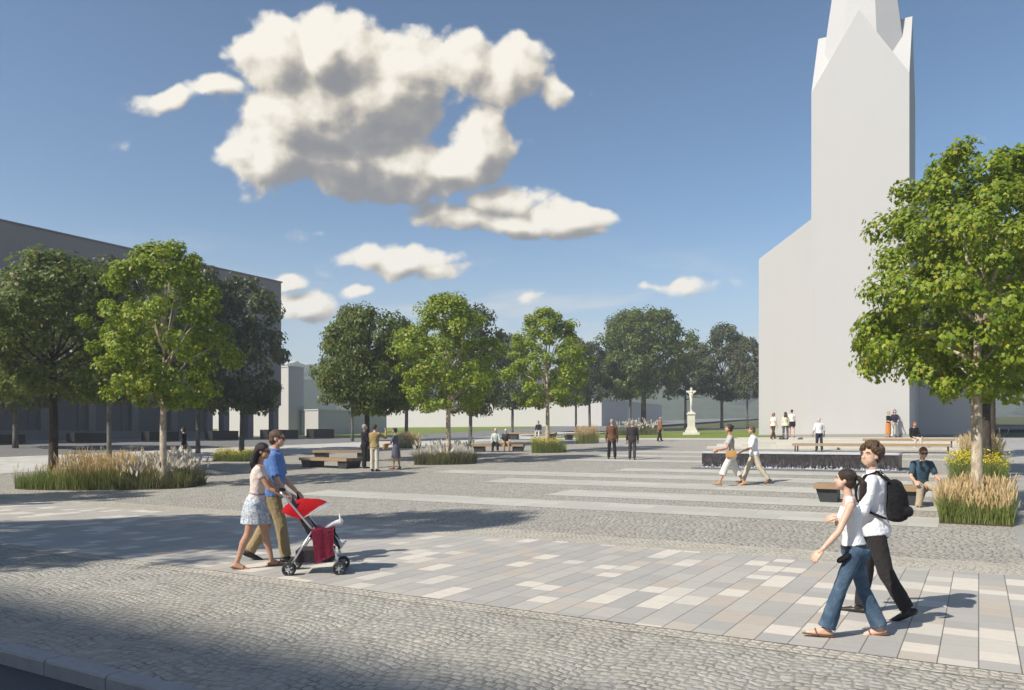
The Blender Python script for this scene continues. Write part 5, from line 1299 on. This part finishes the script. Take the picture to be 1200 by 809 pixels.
person('woman in white blouse and short black skirt walking by the church wall', ps, 15, 1.76, WALK(.5, .5), top=dict(mat=clo('white_blouse', (.70, .68, .60)), sleeve=.5, hem=-.01, infl=.014), low=dict(kind='skirt', name='skirt', mat=clo('black_skirt', (.014, .013, .014)), waist=.05, len=.14, w=(.082, .104, .108, .108)), hair=dict(style='short', col='dark'), shoes=dict(mat=M_BROWNSH), female=True)
ps = on_steps(960, 41.0)
person('bald man in white shirt and dark blue trousers walking behind the water wall', ps, 4, 1.72, dict(L=(6, 2, 2), R=(-6, 6, 1, -8), aL=(-4, 16, 30), aR=(4, 16, 26), lean=2), top=dict(mat=clo('white_shirt', (.75, .76, .79)), sleeve=.6, hem=.0, infl=.016, loose=.014), low=dict(mat=clo('dark_blue_jeans', (.03, .035, .055)), r=(.062, .046, .04)), hair=dict(style='bald', col='white'), shoes=dict(mat=M_SHOE))
ps = on_steps(1041, 49.6)
person('blonde woman in black top and orange skirt talking by the church wall', ps, 150, 1.64, dict(STAND, aL=(10, 10, 60, 20), aR=(10, 10, 70, 20)), top=dict(mat=clo('black_top', (.014, .013, .014)), sleeve=.45, hem=.02, infl=.014), low=dict(kind='skirt', name='skirt', mat=clo('orange_print', (.50, .20, .06)), waist=.06, len=.40, w=(.08, .10, .105, .11)), hair=dict(style='short', col='blond', big=1.05), shoes=dict(mat=M_BROWNSH), female=True)
ps = on_steps(1048.5, 50.2)
person('woman in navy top and white trousers talking by the church wall', ps, 200, 1.76, dict(STAND, aL=(14, 8, 60, 10), aR=(8, 8, 30)), top=dict(mat=clo('navy_jacket', (.02, .025, .05)), sleeve=.6, hem=.0, infl=.014), low=dict(mat=clo('white_trousers', (.58, .57, .54)), r=(.06, .048, .05)), hair=dict(style='bob', col='black'), shoes=dict(mat=M_BROWNSH), female=True)
b = BENCH['r2']; tt = (1070-HX)/F; 
def along(bn, px_):
    """place along a bench seen under photo column px_"""
    b = BENCH[bn]; M = Matrix.Rotation(b.rotation_euler.z, 3, 'Z'); e = M @ V((1, 0, 0)); o_ = b.location+M @ V((0, .3, 0)); k = (px_-HX)/F
    return (k*o_.y-o_.x)/(e.x-k*e.y)
seat_person('man in black pullover and pale trousers sitting on the bench by the church steps', 'r2', along('r2', 1070), .46, 175, 1.80, pose=SIT(.47), top=dict(mat=clo('black_pullover', (.012, .012, .013)), sleeve=.95, hem=.0, infl=.02, loose=.018), low=dict(mat=clo('pale_trousers', (.52, .48, .42)), r=(.06, .046, .042)), hair=dict(style='short', col='ginger', big=.98), shoes=dict(mat=M_BROWNSH), skin='tan', res=1)
seat_person('man in sunglasses and blue tee shirt sitting on the near wooden bench', 'near', along('near', 1078), .46, 184, 1.82,
    pose=dict(sit=.49, L=(80, 74, 8), R=(86, 88, 10), aL=(30, 16, 48, 6), aR=(28, 16, 52, 6), lean=12, head=(4, 2)), top=dict(mat=clo('petrol_tee', (.045, .085, .125)), sleeve=.4, hem=.0, infl=.016, loose=.016), low=dict(mat=clo('stone_trousers', (.40, .33, .25)), r=(.062, .048, .044)), hair=dict(style='short', col='ginger', big=1.04), shoes=dict(mat=M_BROWNSH), res=1, glasses=True)

# ================================================================== the pushchair
M_RED = clo('red_canvas', (.60, .018, .028), wr=.25); M_RIM = clo('white_piping', (.75, .75, .74)); M_ALU = plain('silver_tube', (.62, .63, .65), .3, .6, metal=.8); M_TYRE = plain('tyre_rubber', (.03, .03, .032), .7, bump=.2); M_HUB = plain('grey_plastic', (.32, .33, .34), .4)
M_SEATF = clo('dark_seat_fabric', (.035, .035, .04)); M_BLK = clo('burgundy_blanket', (.26, .03, .065), wr=.8); M_MESHB = clo('basket_fabric', (.045, .038, .042))
pS = at(373, G(372, 671).y)
pc = empty('pushchair', pS, -R(84)); tag(pc, 'red hooded pushchair with silver frame, burgundy blanket and small black wheels', 'pushchair')
def wheel(x, y, r=.088):
    wbm = bmesh.new(); prof = [(r*.66, -.018), (r*.80, -.024), (r*.95, -.018), (r, 0), (r*.95, .018), (r*.80, .024), (r*.66, .018)]
    loft_r = [[V((x+b, y+cos(2*pi*k/28)*a, r+sin(2*pi*k/28)*a)) for a, b in prof] for k in range(28)]; vs = [[wbm.verts.new(q) for q in rr] for rr in loft_r]
    for k in range(28):
        for i in range(len(prof)): wbm.faces.new((vs[k][i], vs[k][(i+1) % len(prof)], vs[(k+1) % 28][(i+1) % len(prof)], vs[(k+1) % 28][i]))
    bmesh.ops.recalc_face_normals(wbm, faces=wbm.faces)
    wo = finish('wheel', wbm, M_TYRE, pc, smooth=True, angle=50)
    hb = bmesh.new(); bmesh.ops.create_cone(hb, cap_ends=True, segments=16, radius1=.02, radius2=.02, depth=.05, matrix=Matrix.Translation((x, y, r)) @ Matrix.Rotation(R(90), 4, 'Y'))
    for k in range(6): q = 2*pi*k/6; box(hb, (0, 0, r*.36), (.012, .016, r*.66), M=Matrix.Translation((x, y, r)) @ Matrix.Rotation(q, 4, 'X'))
    finish('rim', hb, M_HUB, wo)
for s in (-1, 1):
    for dx in (-.032, .032): wheel(s*.235+dx, .30); wheel(s*.235+dx, -.34)
    bm = bmesh.new(); tube(bm, [V((s*.235, .30, .09)), V((s*.225, .245, .30)), V((s*.21, .13, .52)), V((s*.20, .07, .58))], .014); finish('front_leg', bm, M_ALU, pc, smooth=True)
    bm = bmesh.new(); tube(bm, [V((s*.235, -.34, .09)), V((s*.22, -.18, .36)), V((s*.205, -.02, .62))], .014); finish('rear_leg', bm, M_ALU, pc, smooth=True)
    bm = bmesh.new(); tube(bm, [V((s*.21, .06, .46)), V((s*.205, -.20, .78)), V((s*.20, -.36, .98)), V((s*.19, -.43, 1.055)), V((s*.165, -.47, 1.09))], .014); finish('push_bar', bm, M_ALU, pc, smooth=True)
    bm = bmesh.new(); tube(bm, [V((s*.165, -.46, 1.085)), V((s*.13, -.515, 1.10)), V((s*.08, -.53, 1.10))], .020, 10); finish('handle', bm, M_TYRE, pc, smooth=True)
bm = bmesh.new(); tube(bm, [V((-.22, .25, .27)), V((0, .27, .25)), V((.22, .25, .27))], .011); tube(bm, [V((-.22, -.22, .30)), V((.22, -.22, .30))], .011); finish('crossbar', bm, M_ALU, pc, smooth=True)
def sheet_solid(grid, th=.012):
    bm = bmesh.new(); vs = [[bm.verts.new(p) for p in r] for r in grid]
    for i in range(len(vs)-1):
        for j in range(len(vs[0])-1): bm.faces.new((vs[i][j], vs[i][j+1], vs[i+1][j+1], vs[i+1][j]))
    bmesh.ops.solidify(bm, geom=bm.faces[:], thickness=th); bmesh.ops.recalc_face_normals(bm, faces=bm.faces); return bm
path = [(-.31, .93), (-.25, .80), (-.18, .66), (-.12, .54), (-.07, .475), (.02, .46), (.12, .475), (.20, .48), (.25, .40), (.28, .30)]
finish('seat', sheet_solid([[V((x, y, z+.03*abs(x)/.19)) for x in (-.19, -.12, -.04, .04, .12, .19)] for y, z in path], .03), M_SEATF, pc, smooth=True)
for s in (-1, 1): finish('side_panel', sheet_solid([[V((s*.195, y, z+f*.13)) for f in (0, .5, 1)] for y, z in path[:8]], .01), M_SEATF, pc, smooth=True)
bm = bmesh.new()
bt = [[V((x*(.19+.03*f), y, .14+f*.16+.02*abs(x))) for x, y in ((-1, -.26), (1, -.26), (1, .20), (-1, .20))] for f in (0, .5, 1)]; loft(bm, bt); finish('basket', bm, M_MESHB, pc)
# hood: ribs swing from the back round over the seat
grid = []
for i in range(13):
    f = i/12; a = R(152-116*f); row = []; Lr = .27+.13*f
    for j in range(17):
        q = pi*j/16; rr = max(sin(q), 0)**.62*Lr*(1+.035*abs(sin(f*pi*3))); x = -cos(q)*(.205+.03*sin(q))
        row.append(V((x, -.20+cos(a)*rr*1.12, .725+sin(a)*rr*.74)))
    grid.append(row)
cn = finish('hood', sheet_solid(grid[:12], .010), M_RED, pc, smooth=True)
rim = [[grid[10][j].lerp(grid[12][j], .45+.55*k/3)+V((0, .004, .004)) for j in range(17)] for k in range(4)]
finish('hood_trim', sheet_solid(rim, .016), M_RIM, cn, smooth=True)
rows2 = []
for i in range(19):                                     # blanket: over the lap, then hanging down the side towards us
    f = i/18; row = []
    for k in range(13):
        y = -.06+.29*k/12; w_ = .012*sin(y*48+f*5)
        if f < .5: row.append(V((-.16+.80*f, y, .605+.02*sin(f*9)+.012*sin(y*30))))
        else: row.append(V((.245+.02*sin(y*44)*(f-.4)+.012, y+(f-.5)*.12*(1-k/12), .605-.46*(f-.5)/.5*(1-.25*(k/12))+w_*.3)))
    rows2.append(row)
finish('blanket', sheet_solid(rows2, .012), M_BLK, pc, smooth=True)
# the child: sits back under the hood, one leg up on the front bar
kid, JK = person('small child lying back in the red pushchair with white socks showing', pS+Matrix.Rotation(-R(84), 3, 'Z') @ V((0, -.07, 0)), 84, .86, dict(sit=.535, L=(78, 34, 9, 55), R=(113, 4, 7, 96), aL=(-8, 8, 44, 10), aR=(-8, 8, 44, 10), lean=-38, head=(0, -10)),
       top=dict(mat=clo('child_grey_top', (.30, .29, .31)), sleeve=.9, hem=.0, infl=.016), low=dict(mat=clo('child_trousers', (.55, .55, .57)), r=(.075, .06, .05)), hair=dict(style='short', col='brown'), shoes=dict(mat=clo('white_socks', (.74, .74, .75))), res=1)
